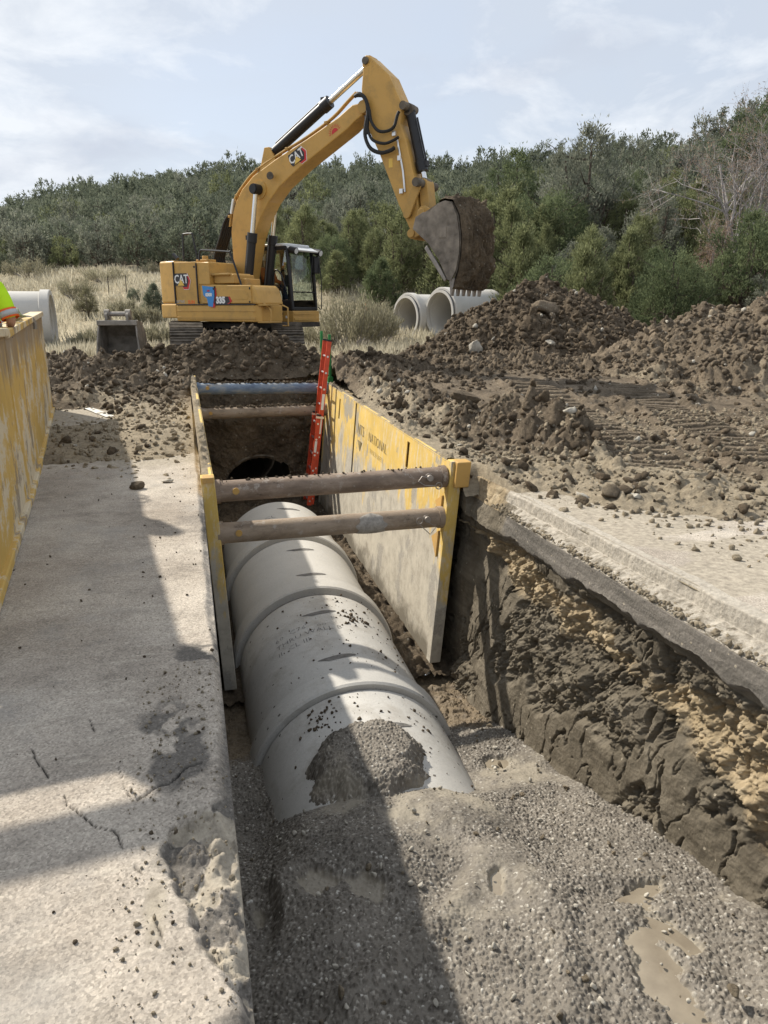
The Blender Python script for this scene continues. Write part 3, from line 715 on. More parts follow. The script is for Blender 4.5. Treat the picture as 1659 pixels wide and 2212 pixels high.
def patch(name, H, x0, x1, y0, y1, st, mat, sandf=None, keepf=None, label=None, cat=None, kind=None):
    X, Y = np.meshgrid(np.arange(x0, x1, st), np.arange(y0, y1, st)); Z = H(X, Y)
    sand = sandf(X, Y) if sandf else X*0
    keep = None
    if keepf is not None: keep = keepf((X[:-1, :-1]+X[1:, 1:])/2, (Y[:-1, :-1]+Y[1:, 1:])/2, (Z[:-1, :-1]+Z[1:, 1:])/2)
    return tag(grid_mesh(name, X, Y, Z, MAT[mat], attrs={'sand': sand}, keep=keep), label, cat, None, kind)
sandR = lambda x, y: np.clip(.9*np.exp(-((x-2.95)/.45)**2)*(1-sst(11, 13.5, y))+.8*np.exp(-((x-3.6)/.9)**2-((y-6.6)/1.0)**2)+.7*np.exp(-((y-5.2)/1.0)**2)*sst(3.3, 4.2, x)+.35*sst(.58, .68, fbm(x*.7, y*.7, None, 4, 91))-.35*sst(13, 15, y), 0, 1)
patch('mud', H_right, 2.75, 11.6, 3.6, 17.4, .024, 'rubble', sandR, lambda x, y, z: ~((x < 2.96) & (y < 6.9)), kind='stuff')
sandL = lambda x, y: np.clip(1.5*np.exp(-((x+.6)/1.3)**2-((y-10.6)/2.0)**2)+.35*sst(.5, .6, fbm(x, y, None, 4, 92))-.5*sst(13.5, 15, y), 0, 1)
patch('rubble', H_left, -7.0, .02, 7.6, 18.6, .026, 'rubble', sandL, None, kind='stuff')
patch('dirt_berm', H_berm, -3.2, 5.0, 14.95, 18.2, .026, 'dirt', lambda x, y: .2*sst(.5, .65, fbm(x, y, None, 4, 93)), None, 'long low berm of dark clods heaped between the trench end and the excavator tracks', 'berm')
patch('spoil_pile', H_pa, 3.6, 14.6, 15.6, 23.2, .036, 'dirt', lambda x, y: .3*sst(.52, .68, fbm(x*.8, y*.8, None, 4, 94)), lambda x, y, z: z > z0(np.minimum(y, 21))-.1, 'tall peaked heap of dark brown soil under the raised bucket', 'dirt pile')
patch('spoil_pile', H_pb, 8.6, 16.6, 9.6, 17.6, .034, 'rubble', lambda x, y: .45*sst(.42, .62, fbm(x*.8, y*.8, None, 4, 95)), lambda x, y, z: z > z0(np.minimum(y, 21))-.1, 'lighter brown soil heap at the right edge beside the muddy track prints', 'dirt pile')

MAT['palerock'] = plain('pale_rock', (.42, .39, .33), .9, 0, .1, .25, 9, .5, 40)
# ---- loose clods
def ico(sub, seed, rough=.4):
    import bmesh
    bm = bmesh.new(); bmesh.ops.create_icosphere(bm, subdivisions=sub, radius=1)
    V = np.array([v.co[:] for v in bm.verts]); F = np.array([[v.index for v in f.verts] for f in bm.faces]); bm.free()
    g = np.random.default_rng(seed); sc = g.uniform(.65, 1.15, 3)
    n = fbm(V[:, 0]*1.1+seed*3.3, V[:, 1]*1.1, V[:, 2]*1.1, 3, seed)-.5
    V = V*(1+rough*2.2*n[:, None])
    for _ in range(9):                                       # break flat faces off
        d = g.normal(size=3); d /= np.linalg.norm(d); c = g.uniform(.35, .72); k = np.maximum(V@d-c, 0); V = V-np.outer(k, d)*.9
    V = V*(1+g.uniform(-.13, .13, len(V))[:, None])
    return V*sc, F
ROCKS = [ico(2, s) for s in range(8)]; ROCKS1 = [ico(1, s+20) for s in range(6)]
def merge_rocks(P, S, base, seed):
    g = np.random.default_rng(seed); n = len(P); Vs = []; Fs = []; o = 0
    kind = g.integers(0, len(base), n); q = g.normal(size=(n, 4)); q /= np.linalg.norm(q, axis=1)[:, None]
    w, x, y, z = q.T
    R = np.stack([1-2*(y*y+z*z), 2*(x*y-z*w), 2*(x*z+y*w), 2*(x*y+z*w), 1-2*(x*x+z*z), 2*(y*z-x*w), 2*(x*z-y*w), 2*(y*z+x*w), 1-2*(x*x+y*y)], 1).reshape(n, 3, 3)
    for k, (V, F) in enumerate(base):
        i = np.where(kind == k)[0]
        if not len(i): continue
        W = np.einsum('nij,vj->nvi', R[i], V)*S[i][:, None, None]+P[i][:, None, :]
        Vs.append(W.reshape(-1, 3)); Fs.append((F[None]+(np.arange(len(i))*len(V))[:, None, None]).reshape(-1, 3)+o); o += len(i)*len(V)
    return np.concatenate(Vs), np.concatenate(Fs)
def scatter(name, H, n, box, smin, smax, seed, mat, dens=None, base=None, sand=0., sink=.25, zmin=None, pw=3.2):
    g = np.random.default_rng(seed); x = g.uniform(box[0], box[1], n); y = g.uniform(box[2], box[3], n)
    if dens is not None:
        k = g.random(n) < dens(x, y); x, y = x[k], y[k]
    s = smin+(smax-smin)*g.random(len(x))**pw; z = H(x, y)
    if zmin is not None:
        k = z > zmin(x, y); x, y, z, s = x[k], y[k], z[k], s[k]
    V, F = merge_rocks(np.stack([x, y, z+s*sink], 1), s, base or ROCKS, seed)
    o = np_mesh(name, V, F, MAT[mat], None, {'sand': np.full(len(V), sand)}, False)
    return tag(o, kind='stuff')
nearW = lambda x, y: np.clip(.12+np.exp(-(seg_dist(x, y, WIN)[0]/.6)**2)+.8*sst(13, 15, y)+.35*sst(.52, .6, fbm(x, y, None, 3, 54)), 0, 1)*sst(-.6, .6, y-LIM(x))*(1-.85*np.maximum(1-sst(.3, .5, seg_dist(x, y, TRK1)[0]), 1-sst(.3, .5, seg_dist(x, y, TRK2)[0])))
scatter('clods', H_right, 17000, (2.85, 11.2, 4.4, 17.2), .010, .085, 1, 'dirt', nearW)
H_rr = lambda x, y: np.maximum(H_right(x, y), z0(y)+.006)
scatter('clods', H_rr, 11000, (3.0, 9, 3.4, 10.), .006, .045, 2, 'rubble', lambda x, y: .8*sst(-2.0, .6, y-LIM(x)), sand=.8)
scatter('clods', H_left, 10000, (-6.6, -.05, 8.4, 18), .010, .09, 3, 'dirt', lambda x, y: np.clip(.04+sst(11.3, 13.8, y), 0, 1)*(1-sst(16.5, 18, y))*(1-.97*np.exp(-((x+1.95)/.7)**4-((y-12.3)/.9)**4)))
scatter('clods', H_left, 1700, (-2.4, -.05, 7.6, 13), .008, .055, 4, 'rubble', None, sand=.9)
scatter('clods', H_berm, 6000, (-3, 4.8, 15, 17.4), .015, .11, 5, 'dirt', lambda x, y: np.exp(-((y-15.9)/.9)**2))
scatter('clods', H_pa, 9000, (3.8, 14.2, 15.8, 20.5), .018, .12, 6, 'dirt', None, zmin=lambda x, y: z0(y)+.05)
scatter('clods', H_pb, 6000, (8.8, 15.5, 9.8, 15), .015, .1, 7, 'rubble', None, zmin=lambda x, y: z0(y)+.05, sand=.25)
HL0 = lambda x, y: z0(y)+.008
scatter('pebbles', HL0, 900, (-1.3, .02, 1.2, 9), .003, .016, 8, 'dirt', lambda x, y: np.clip(.15+.8*np.exp(-((x-.0)/.35)**2), 0, 1), ROCKS1, pw=5)
scatter('pebbles', HL0, 500, (-.32, .03, 1.35, 3.3), .003, .013, 9, 'rubble', None, ROCKS1, sand=.9, pw=3)
scatter('pebbles', lambda x, y: z0(y)-.15, 2600, (2.80, 2.95, 1.5, 6.4), .006, .03, 10, 'rubble', None, ROCKS1, sand=.7)

def rock(px, py, H, size, sq, mat, label, seed, sand=0., name='rock'):
    p = gp(px, py)
    for _ in range(6):
        z = float(H(np.array([p[0]]), np.array([p[1]]))[0]); d = ray(px, py); p = EYEP+d*((z-EYE)/d[2])
        if p[1] > 40 or p[1] < 0: break
    V, F = ico(3, seed, .45); V = V*np.array(sq)*size
    o = np_mesh(name, V, F, MAT[mat], None, {'sand': np.full(len(V), sand)}); o.location = (p[0], p[1], float(H(np.array([p[0]]), np.array([p[1]]))[0])+size*sq[2]*.45)
    return tag(o, label, 'clod' if mat == 'dirt' else 'rock')
scatter('stones', H_right, 420, (2.9, 10.5, 4.6, 17), .012, .075, 31, 'palerock', lambda x, y: .2+.8*np.exp(-(seg_dist(x, y, WIN)[0]/.8)**2))
scatter('stones', H_pa, 160, (4, 14, 15.8, 20), .02, .13, 32, 'palerock', None, zmin=lambda x, y: z0(y)+.05)
scatter('stones', H_pb, 120, (9, 15.5, 9.8, 15), .02, .11, 33, 'palerock', None, zmin=lambda x, y: z0(y)+.05)
scatter('stones', H_left, 130, (-5, -.1, 8.6, 17.5), .012, .075, 34, 'palerock')
H_gr = lambda x, y: gravel_base(x, y)[0]+.012
scatter('stones', H_gr, 420, (.1, 2.6, 1.2, 5.4), .006, .026, 35, 'palerock')
scatter('clods', H_gr, 500, (.1, 2.6, 1.2, 6.0), .006, .03, 36, 'rubble', lambda x, y: .25+.75*sst(2.2, 2.5, x), sand=.4)
rock(292, 1056, HL0, .1, (1.05, .8, .62), 'rubble', 'fist sized brown clod alone on the pavement casting a short shadow', 3, .3, 'clod')
rock(360, 1042, HL0, .055, (1.1, .8, .5), 'palerock', 'small tan stone on the pavement near the trench edge', 5)
rock(860, 898, H_right, .17, (.75, .7, 1.15), 'dirt', 'upright dark block of soil standing behind the yellow panel', 8, 0., 'clod')
rock(1010, 915, H_right, .2, (1.2, .8, .8), 'rubble', 'large brown clod with flat top in the windrow above the yellow post', 9, .25, 'clod')
rock(1225, 985, H_right, .10, (1.3, .9, .7), 'palerock', 'pale squared stone at the near foot of the clod ridge', 11)
rock(1370, 1078, H_right, .08, (1.3, .8, .6), 'palerock', 'flat cream stone lying on the muddy pavement at right', 12)
rock(1322, 1078, H_right, .1, (.8, .8, .9), 'rubble', 'rounded brown stone among crumbs near the pavement cut', 13, .35)
def rock_on(H, x, y, size, sq, mat, label, seed, sand=0.):
    V, F = ico(3, seed, .45); V = V*np.array(sq)*size
    o = np_mesh('rock', V, F, MAT[mat], None, {'sand': np.full(len(V), sand)}); o.location = (x, y, float(H(np.array([x]), np.array([y]))[0])+size*.25); return tag(o, label, 'rock')
p = at(1026, 725, 17.6); rock_on(H_pa, p[0], p[1], .24, (.8, .6, 1.1), 'palerock', 'white boulder standing on the left slope of the tall soil heap', 14)
p = at(1170, 690, 18.1); rock_on(H_pa, p[0], p[1], .42, (1.3, .8, .75), 'rubble', 'big brown block embedded in the face of the tall soil heap', 15, .3)
p = at(1420, 745, 15.5); rock_on(H_right, p[0], p[1], .2, (1.2, .9, .5), 'palerock', 'pale slab of rock at the foot between the two soil heaps', 16)
p = at(1650, 925, 10.2); rock_on(H_pb, p[0], p[1], .15, (.8, .8, 1.1), 'palerock', 'pale stone low on the right soil heap at the frame edge', 17)
# ================================================================== CONCRETE PIPES
def pipe_section(name, L, label, group, dirty=False, bell=True):
    """axis along local +Y, bell (collar) at y=0, spigot at y=L; origin on the axis"""
    r = empty(name, (0, 0, 0), 0, label, 'pipe', group); ri = PR-.14
    prof = [(PR, .30), (PR, L), (PR-.05, L), (PR-.05, L+.09), (ri, L+.09), (ri, .12), (ri+.05, .10), (ri+.05, 0), (PR+.045, 0), (PR+.06, .025), (PR+.06, .27)] if bell else \
           [(PR, .02), (PR, L), (ri, L), (ri, 0), (PR-.02, 0)]
    m = MB(); m.lathe(prof, (0, 0, 0), (0, 1, 0), 96, True)
    m.build('barrel', MAT['pipe_dirty' if dirty else 'pipe'], r, True, angle=25)
    return r
def pipe_marks(root, lines, size, y0, th0, dirn, mat='ink', rad=None):
    """crayon lettering wrapped on the barrel: text runs round the barrel or along it"""
    rad = (rad or PR)+.003; m = MB()
    for li, txt in enumerate(lines):
        cu = bpy.data.curves.new('t', 'FONT'); cu.body = txt; cu.size = size; cu.resolution_u = 1; cu.offset = -.002
        t = bpy.data.objects.new('t', cu); COL.objects.link(t); dg = bpy.context.evaluated_depsgraph_get(); me = bpy.data.meshes.new_from_object(t.evaluated_get(dg)); bpy.data.objects.remove(t)
        vs = []
        for v in me.vertices:
            a, b = v.co.x, v.co.y-li*size*1.25
            if dirn == 'round': th = th0-a/rad; y = y0+b
            else: th = th0+b/rad; y = y0+a
            vs.append((rad*math.cos(th), y, rad*math.sin(th)))
        m.add(vs, [tuple(p.vertices) for p in me.polygons])
    return m.build('lettering', MAT[mat], root)
def lift_scar(root, y, th, rx=.05, ry=.15):
    m = MB(); n = 22; vs = []
    for k in range(n):
        for q in (0.02, .35, .7, 1.):
            t = 2*PI*k/n; a = th+q*ry*math.cos(t)/PR*(1+.25*math.sin(3*t)); vs.append(((PR+.004)*math.cos(a), y+q*rx*math.sin(t)*(1+.3*math.cos(2*t+1)), (PR+.004)*math.sin(a)))
    m.add(vs, [(4*k+q, 4*k+q+1, 4*((k+1) % n)+q+1, 4*((k+1) % n)+q) for k in range(n) for q in range(3)]+[tuple(4*k for k in range(n))]); m.build('lifting_hole_patch', MAT['wetmark'], root)
MAT['wetmark'] = plain('damp_mortar', (.17, .162, .15), .7, 0, .3, .25, 20)
RINGS = [5.62, 7.80, 9.72, 11.60]
def trench_pipes():
    tilt = math.atan(PSL); lab = ['pipe section second from the gravel, with crayon letters', 'clean pipe section beneath the two near cross bars', 'pipe section just behind the near cross bars', 'farthest laid pipe section near the dark culvert mouth']
    ends = RINGS+[13.3]
    # spigot of the far piece sits in the bell of the near piece; bells face the camera side
    for k in range(4):
        y0, y1 = ends[k], ends[k+1]
        if k == 3: continue
        r = pipe_section('concrete_pipe', y1-y0-.10, lab[k], 'concrete pipe laid in the trench', k == 0)
        r.location = (PXC, y0, pipe_axis_z(y0)); r.rotation_euler = (tilt, 0, 0)
        m = MB(); m.lathe([(PR-.035, y1-y0-.12), (PR-.035, y1-y0+.02)], (0, 0, 0), (0, 1, 0), 96); m.build('joint_ring', MAT['groove'], r, True)
        for q in (.55, 1.45): lift_scar(r, q*(y1-y0)/1.95, math.radians(93-6*k), .045, .17)
        if k == 0:
            pipe_marks(r, ['60  C76', 'THRU WALL B', 'II  CL III'], .115, 1.35, math.radians(128), 'round')
            pipe_marks(r, ['00'], .11, 1.3, math.radians(98), 'round')
        if k == 2: pipe_marks(r, ['60 CL'], .15, 1.0, math.radians(120), 'round')
    r = pipe_section('concrete_pipe', 2.9, 'nearest pipe section half buried under wet gravel', 'concrete pipe laid in the trench', True)
    y0 = 5.62-2.92; r.location = (PXC, y0, pipe_axis_z(y0)); r.rotation_euler = (tilt, 0, 0)
    m = MB(); m.lathe([(PR-.035, 2.78), (PR-.035, 2.93)], (0, 0, 0), (0, 1, 0), 96); m.build('joint_ring', MAT['groove'], r, True)
    lift_scar(r, 2.35, math.radians(80), .04, .17)
trench_pipes()
def crumbs_on_pipe():
    g = np.random.default_rng(5); n = 420
    y = np.concatenate([g.uniform(4.4, 7.75, 330), g.normal(7.1, .12, 40), g.normal(5.3, .12, 50)]); th = np.radians(np.concatenate([g.normal(75, 24, 330), g.normal(70, 7, 40), g.normal(112, 5, 50)]))
    s = .005+.022*g.random(n)**4; s[330:370] = .01+.03*g.random(40)**2; s[370:] = .01+.028*g.random(50)**2
    P = np.stack([PXC+(PR+.004)*np.cos(th), y, pipe_axis_z(y)+(PR+.004)*np.sin(th)], 1)
    V, F = merge_rocks(P, s, ROCKS1, 6); tag(np_mesh('crumbs', V, F, MAT['dirt'], None, {'sand': np.zeros(len(V))}), kind='stuff')
crumbs_on_pipe()
# old culvert in the end wall
def culvert():
    r = empty('culvert', (CUV[0], CUV[1]-.35, CUV[2]), 0, 'mouth of an old buried pipe, dark inside, in the far trench wall', 'culvert')
    prof = [(CUV[3]+.012*math.cos(k*2*PI/6), k*.02) for k in range(0, 240)]
    m = MB(); m.lathe(prof, (0, 0, 0), (0, 1, 0), 56); m.build('corrugated_barrel', MAT['steel'], r, True)
    m = MB(); m.lathe([(.001, 4.8), (CUV[3]+.02, 4.8)], (0, 0, 0), (0, 1, 0), 40); m.build('inner_fill', MAT['dirt'], r)
    m = MB(); m.lathe([(CUV[3]+.02, -.02), (CUV[3]-.01, -.025), (CUV[3]-.012, .02)], (0, 0, 0), (0, 1, 0), 56); m.build('rim', MAT['mudsteel'], r, True)
culvert()
def stock_pipes():
    a = RT*.82+F2*.57; rz = math.atan2(a[1], a[0])-PI/2
    for (px, py, D, L, lab) in ((879, 686, 29.4, 2.6, 'stored concrete pipe, left one of the pair behind the soil heap, printing inside it'), (952, 676, 28.2, 2.6, 'stored concrete pipe under the bucket, right one of the pair beyond the soil heap')):
        p = at_depth(px, py, D); r = pipe_section('concrete_pipe', L, lab, 'concrete pipes stored beyond the heap'); r.location = p; r.rotation_euler = (0, 0, rz)
        m = MB(); m.lathe([(PR-.052, -.001), (PR-.045, -.10), (PR-.14, -.10), (PR-.14, .01)], (0, 0, 0), (0, 1, 0), 72); m.build('spigot', MAT['pipe'], r, True)
        m = MB(); m.lathe([(PR-.03, -.03), (PR-.043, -.02), (PR-.043, -.05)], (0, 0, 0), (0, 1, 0), 72); m.build('gasket', MAT['rubber'], r, True)
        if px < 900:
            M = basis((PR-.16, .55, -.15), (0, 1, 0), (0, 0, 1), (-1, 0, 0))
            for q, s in enumerate(('60 IN C76', 'CLASS III', 'WALL B 02 24')): text_obj('lettering', s, .1, MAT['ink'], r, basis((PR-.155, .62, .12-.13*q), (0, 1, 0), (0, 0, 1), (-1, 0, 0)))
    # the one left of the excavator
    p = at_depth(116, 694, 23.0); a = -RT*.95-F2*.30; rz = math.atan2(a[1], a[0])-PI/2
    r = pipe_section('concrete_pipe', 2.4, 'stored concrete pipe beyond the yellow panel at far left, black crayon letters', 'concrete pipes stored beyond the heap'); r.location = p; r.rotation_euler = (0, 0, rz)
    for q, s in enumerate(('60 RCP', 'THRU', 'WALL B', 'CL III')): pipe_marks(r, [s], .2, 1.15+.24*q, math.radians(58), 'round')
stock_pipes()

# ================================================================== TRENCH BOX IN THE TRENCH
def lerp(a, b, t): return a+(b-a)*t
class Panel:
    """a slab given by its inner-face corners; s along, t downwards, d out of the inner face"""
    def __init__(s, nt, ft, nb, fb, out): s.c = [np.array(q, float) for q in (nt, ft, nb, fb)]; s.o = np.array(out, float)
    def p(s, u, t, d=0.):
        a, b, c, e = s.c; return tuple(lerp(lerp(a, b, u), lerp(c, e, u), t)+s.o*d)
    def block(s, mb, u0, u1, t0, t1, d0, d1):
        mb.hexa([s.p(u0, t1, d0), s.p(u1, t1, d0), s.p(u1, t1, d1), s.p(u0, t1, d1), s.p(u0, t0, d0), s.p(u1, t0, d0), s.p(u1, t0, d1), s.p(u0, t0, d1)])
MAT['shR'] = m_shield('shield_right_paint', 'x', .0, 2.52); MAT['shL'] = m_shield('shield_left_paint', 'x', .0, 2.7)
MAT['post'] = m_shield('post_paint', 'x', -1.0, 2.5)
def trench_box():
    R = empty('trench_box', (1.38, 7.1, -2.4), 0, 'steel trench box standing in the trench, worn yellow side panels held apart by cross bars', 'trench box')
    def loc(mb): mb.V = [v-Vector((1.38, 7.1, -2.4)) for v in mb.V]; return mb
    # object coordinates follow the root, so paint heights are shifted with it
    Rp = Panel((2.64, 7.1, 0.), (2.64, 14.35, .15), (2.475, 7.22, -2.40), (2.43, 14.4, -2.32), (1, 0, 0))
    Lp = Panel((.155, 7.1, -.02), (.10, 14.35, .33), (.25, 7.2, -2.40), (.2, 14.4, -2.25), (-1, 0, 0))
    def panel(P, name, mat, slots):
        m = MB(); cols = [0.012]; 
        for a, b, t0, t1 in slots: cols += [a, b]
        cols.append(.995)
        for i in range(len(cols)-1):
            u0, u1 = cols[i], cols[i+1]
            if i % 2 == 1:
                a, b, t0, t1 = slots[i//2]
                P.block(m, u0, u1, 0, t0, 0, .012); P.block(m, u0, u1, t1, .985, 0, .012)
            else: P.block(m, u0, u1, 0, .985, 0, .012)
        P.block(m, 0.012, .995, .004, .985, .04, .105)
        P.block(m, .012, .995, -.004, .012, .012, .04)
        P.block(m, .012, .995, .97, 1.0, .012, .04)
        o = loc(m).build(name, mat, R); return o
    pr = panel(Rp, 'side_panel', MAT['shR'], [(.205, .220, .03, .17), (.62, .634, -.002, .5), (.80, .814, .05, .2)])
    pl = panel(Lp, 'side_panel', MAT['shL'], [(.2, .214, .05, .2), (.8, .814, .05, .2)])
    # dried mud crust along the panel tops
    for P, w, sd in ((Lp, .105, 3), (Rp, .105, 9)):
        u = np.linspace(.02, .99, 500); d = np.linspace(-.002, w+.004, 12); U, D = np.meshgrid(u, d)
        pts = np.array([[P.p(a, 0., b) for a in u] for b in d]); cr = cloddy(U*7.2, D*1+sd, ((.12, .6), (.05, .7)), sd)*sst(-.002, .02, D)*(1-sst(w-.02, w+.004, D))*sst(.35, .6, fbm(U*9, U*0+sd, None, 4, sd)+.1)
        Z = pts[..., 2]+.006+cr*.9-.02*(D < 0)-.02*(D > w)
        m = grid_mesh('mud_crust', pts[..., 0]-1.38, pts[..., 1]-7.1, Z+2.4, MAT['rubble'], pl if P is Lp else pr, attrs={'sand': np.full(U.shape, .75)}); 
    # end posts
    for P, nm in ((Rp, 'end_post'), (Lp, 'end_post')):
        for u0, u1, dd in ((-.006, .012, .125), (.988, 1.0, .12)):
            m = MB(); P.block(m, u0, u1, -.01, .997, -.008, dd); loc(m).build(nm, MAT['post'], R, bevel=.008)
    m = MB(); Rp.block(m, -.016, .008, -.012, .105, .03, .19); loc(m).build('stacking_collar', MAT['yellow_dirty'], R, bevel=.012)
    m = MB(); Lp.block(m, -.010, .006, -.012, .012, .0, .11); loc(m).build('post_cap', MAT['yellow_dirty'], R, bevel=.006)
    # gusset plates by the near right post
    for t0, t1 in ((.16, .27), (.33, .46)):
        m = MB(); a, b, c = Rp.p(.012, t0, -.001), Rp.p(.012, t1, -.001), Rp.p(.05, (t0+t1)/2, -.001); q = Rp.p(.012, t0, -.03); m.add([a, b, c, q, Rp.p(.012, t1, -.03)], [(0, 1, 2), (0, 2, 3), (1, 4, 2), (3, 2, 4), (0, 3, 4, 1)]); loc(m).build('gusset', MAT['yellow_dirty'], R)
    # cross bars: sleeve, pins, clips
    MAT['mudcoat'] = plain('dried_grout', (.36, .335, .30), .95, 0, .1, .2, 20, .6, 40)
    bars = [((.165, 7.2, -.18), (2.60, 7.2, -.165), 'rust'), ((.17, 7.2, -.62), (2.58, 7.2, -.625), 'rust2'), ((.11, 14.2, .12), (2.62, 14.2, .07), 'blue'), ((.14, 14.2, -.36), (2.60, 14.2, -.36), 'rust2')]
    for k, (a, b, mt) in enumerate(bars):
        a, b = Vector(a), Vector(b); r = .108; L = (b-a)
        m = MB(); m.cyl(a, b, r, n=32); bar = loc(m).build('cross_bar', MAT[mt], R, True)
        bar['label'] = ['upper near rusty cross bar', 'lower near muddy cross bar with grey grout splash', 'far blue painted cross bar', 'far brown cross bar under the blue one'][k]
        for e, s in ((a, 1), (b, -1)):
            m = MB(); m.cyl(e+Vector((s*-.01, 0, 0)), e+Vector((s*.05, 0, 0)), .122, n=28); loc(m).build('socket', MAT[mt], bar, True)
            c = e+Vector((s*.2, -r*.98, .02))
            m = MB(); m.cyl(c, c+Vector((0, -.035 if s < 0 else -.012, 0)), .034, n=20); loc(m).build('pin', MAT['yellow_dirty' if s > 0 else 'steel'], bar, True)
            if s < 0 and k < 2:
                m = MB(); m.lathe([(.05, 0), (.048, .004)], c+Vector((0, .004, 0)), (0, -1, 0), 20)
                m.tube([c+Vector(q) for q in ((0, -.03, .0), (-.10, -.045, .03), (-.14, -.05, -.02), (-.07, -.05, -.07), (.05, -.05, -.08))] if k == 0 else [c+Vector(q) for q in ((-.02, -.03, -.01), (.09, -.05, -.08), (.02, -.05, -.16), (-.09, -.05, -.05))], .005, 6)
                ring = [c+Vector((( .09 if k == 0 else -.10)+.035*math.cos(t), -.045, (-.085 if k == 0 else .0)+.035*math.sin(t))) for t in np.linspace(0, 2*PI, 17)]
                m.tube(ring, .006, 6); loc(m).build('retaining_clip', MAT['steel'], bar, True)
        if k == 1:
            n = 26; V = []; mm = MB()
            ths = np.linspace(-1.9, 1.2, 14); xs = np.linspace(-1, 1, n); c = a+L*.66
            vs = []; fs = []
            for i, th in enumerate(ths):
                for j, x in enumerate(xs):
                    wv = .16*math.sqrt(max(0, 1-((th+.35)/1.6)**2))*(1+.14*math.sin(7*th+2)); rr = r+.006+.008*(1-x*x)
                    vs.append((c.x+x*wv, c.y-rr*math.cos(th), c.z+rr*math.sin(th)))
            fs = [(i*n+j, i*n+j+1, (i+1)*n+j+1, (i+1)*n+j) for i in range(13) for j in range(n-1)]
            mm.add(vs, fs); loc(mm).build('grout_splash', MAT['mudcoat'], bar, True)
        else:
            # soil lying on the bar
            g = np.random.default_rng(k); nn = 70 if k < 2 else 260; u = np.clip(g.normal(.35, .3, nn), .03, .97) if k < 2 else g.uniform(.05, .97, nn); s = .006+.02*g.random(nn)**2 if k < 2 else .01+.045*g.random(nn)**2
            P = np.stack([a.x+L.x*u, np.full(nn, a.y)+g.normal(0, .03, nn), a.z+L.z*u+r+s*.2], 1)-np.array([1.38, 7.1, -2.4]); V, F = merge_rocks(P, s, ROCKS1, k); tag(np_mesh('soil_crumbs', V, F, MAT['dirt'], bar, {'sand': np.zeros(len(V))}), kind='stuff')
    # stencilled lettering and shield mark on the inner face
    def face_text(body, size, u, t):
        o = Vector(Rp.p(u, t, -.004))-Vector((1.38, 7.1, -2.4)); x = (Vector(Rp.p(u-.1, t))-Vector(Rp.p(u, t))).normalized(); y = (Vector(Rp.p(u, t-.1))-Vector(Rp.p(u, t))).normalized(); y = (y-x*y.dot(x)).normalized()
        text_obj('stencil', body, size, MAT['stencil'], pr, basis(o, x, y, x.cross(y)), .001, -.004)
    face_text('NATIONAL', .21, .42, .16); face_text('TRENCH SAFETY', .11, .42, .24); face_text('NTS', .24, .565, .16)
    o = Vector(Rp.p(.565, .27, -.004))-Vector((1.38, 7.1, -2.4)); m = MB(); q = [(-.12, .1), (.12, .1), (.0, -.14)]; m.add([o+Vector((0, -a, b)) for a, b in q], [(0, 1, 2)]); m.build('stencil', MAT['stencil'], pr)
trench_box()

# ================================================================== PANELS STANDING ON THE PAVEMENT
def standing_panel():
    A, B = gp(0, 1287), gp(114, 884)                      # foot line of the visible face
    d = (B-A)[:2]; L = np.linalg.norm(d); d /= L; n = np.array([d[1], -d[0]]); TH = .14
    m_ = m_shield('panel_paint', 'x', -1.2, 1.4)
    mats = []
    for k, (s0, s1, lab) in enumerate(((2.44, L, 'weathered yellow steel panel standing on the pavement, far one of two end to end'), (-1.05, 2.38, 'near yellow steel panel at the left frame edge, butted to the longer far one'))):
        c = A[:2]+d*(s0+s1)/2; base = float(z0(A[1]+d[1]*(s0+s1)/2))+.01; slope = (float(z0(A[1]+d[1]*s1))-float(z0(A[1]+d[1]*s0)))/(s1-s0)
        H = 1.60 if k == 0 else 1.58; ln = s1-s0
        R = empty('steel_panel', (c[0], c[1], base), math.atan2(d[1], d[0]), lab, 'panel', 'yellow panels on the pavement')
        R.rotation_euler = (0, -slope, math.atan2(d[1], d[0]))
        m = MB(); m.box((0, TH/2, H*.5), (ln, TH, H-.10)); m.build('plate', MAT['standing'], R, bevel=.006)
        m = MB(); m.box((0, TH/2-.012, H-.035), (ln+.004, TH+.05, .07)); m.build('top_rail', MAT['standing_top'], R, bevel=.01)
        m = MB(); m.box((0, TH/2-.012, .035), (ln+.004, TH+.05, .07)); m.build('bottom_rail', MAT['standing'], R, bevel=.01)
        for e in (-1, 1):
            m = MB(); m.box((e*(ln/2-.03), TH/2, H*.5), (.07, TH+.012, H-.08)); m.build('end_rib', MAT['standing'], R, bevel=.006)
        if k == 1:
            e = -ln/2+.11
            m = MB(); m.box((e+.62, TH/2, H+.15), (1.3, TH, .34)); m.build('shadow_plate', MAT['standing'], R, bevel=.006)  # unseen raised piece, added so its shadow reaches the trench edge
            for hz in (.8, 1.02, 1.25, 1.78):  # bars out of view; the two low ones added to close gaps in the shadow
                m = MB(); m.cyl((e, TH, hz), (e, TH+1.9, hz), .108, n=24); m.build('cross_bar', MAT['rust'], R, True)
            m = MB(); m.box((0, TH*1.5+1.9, H*.5+.05), (ln, TH, H)); m.build('opposite_plate', MAT['standing'], R, bevel=.006)
        if k == 0: PANEL['far'] = R; PANEL['H'] = H; PANEL['ln'] = ln
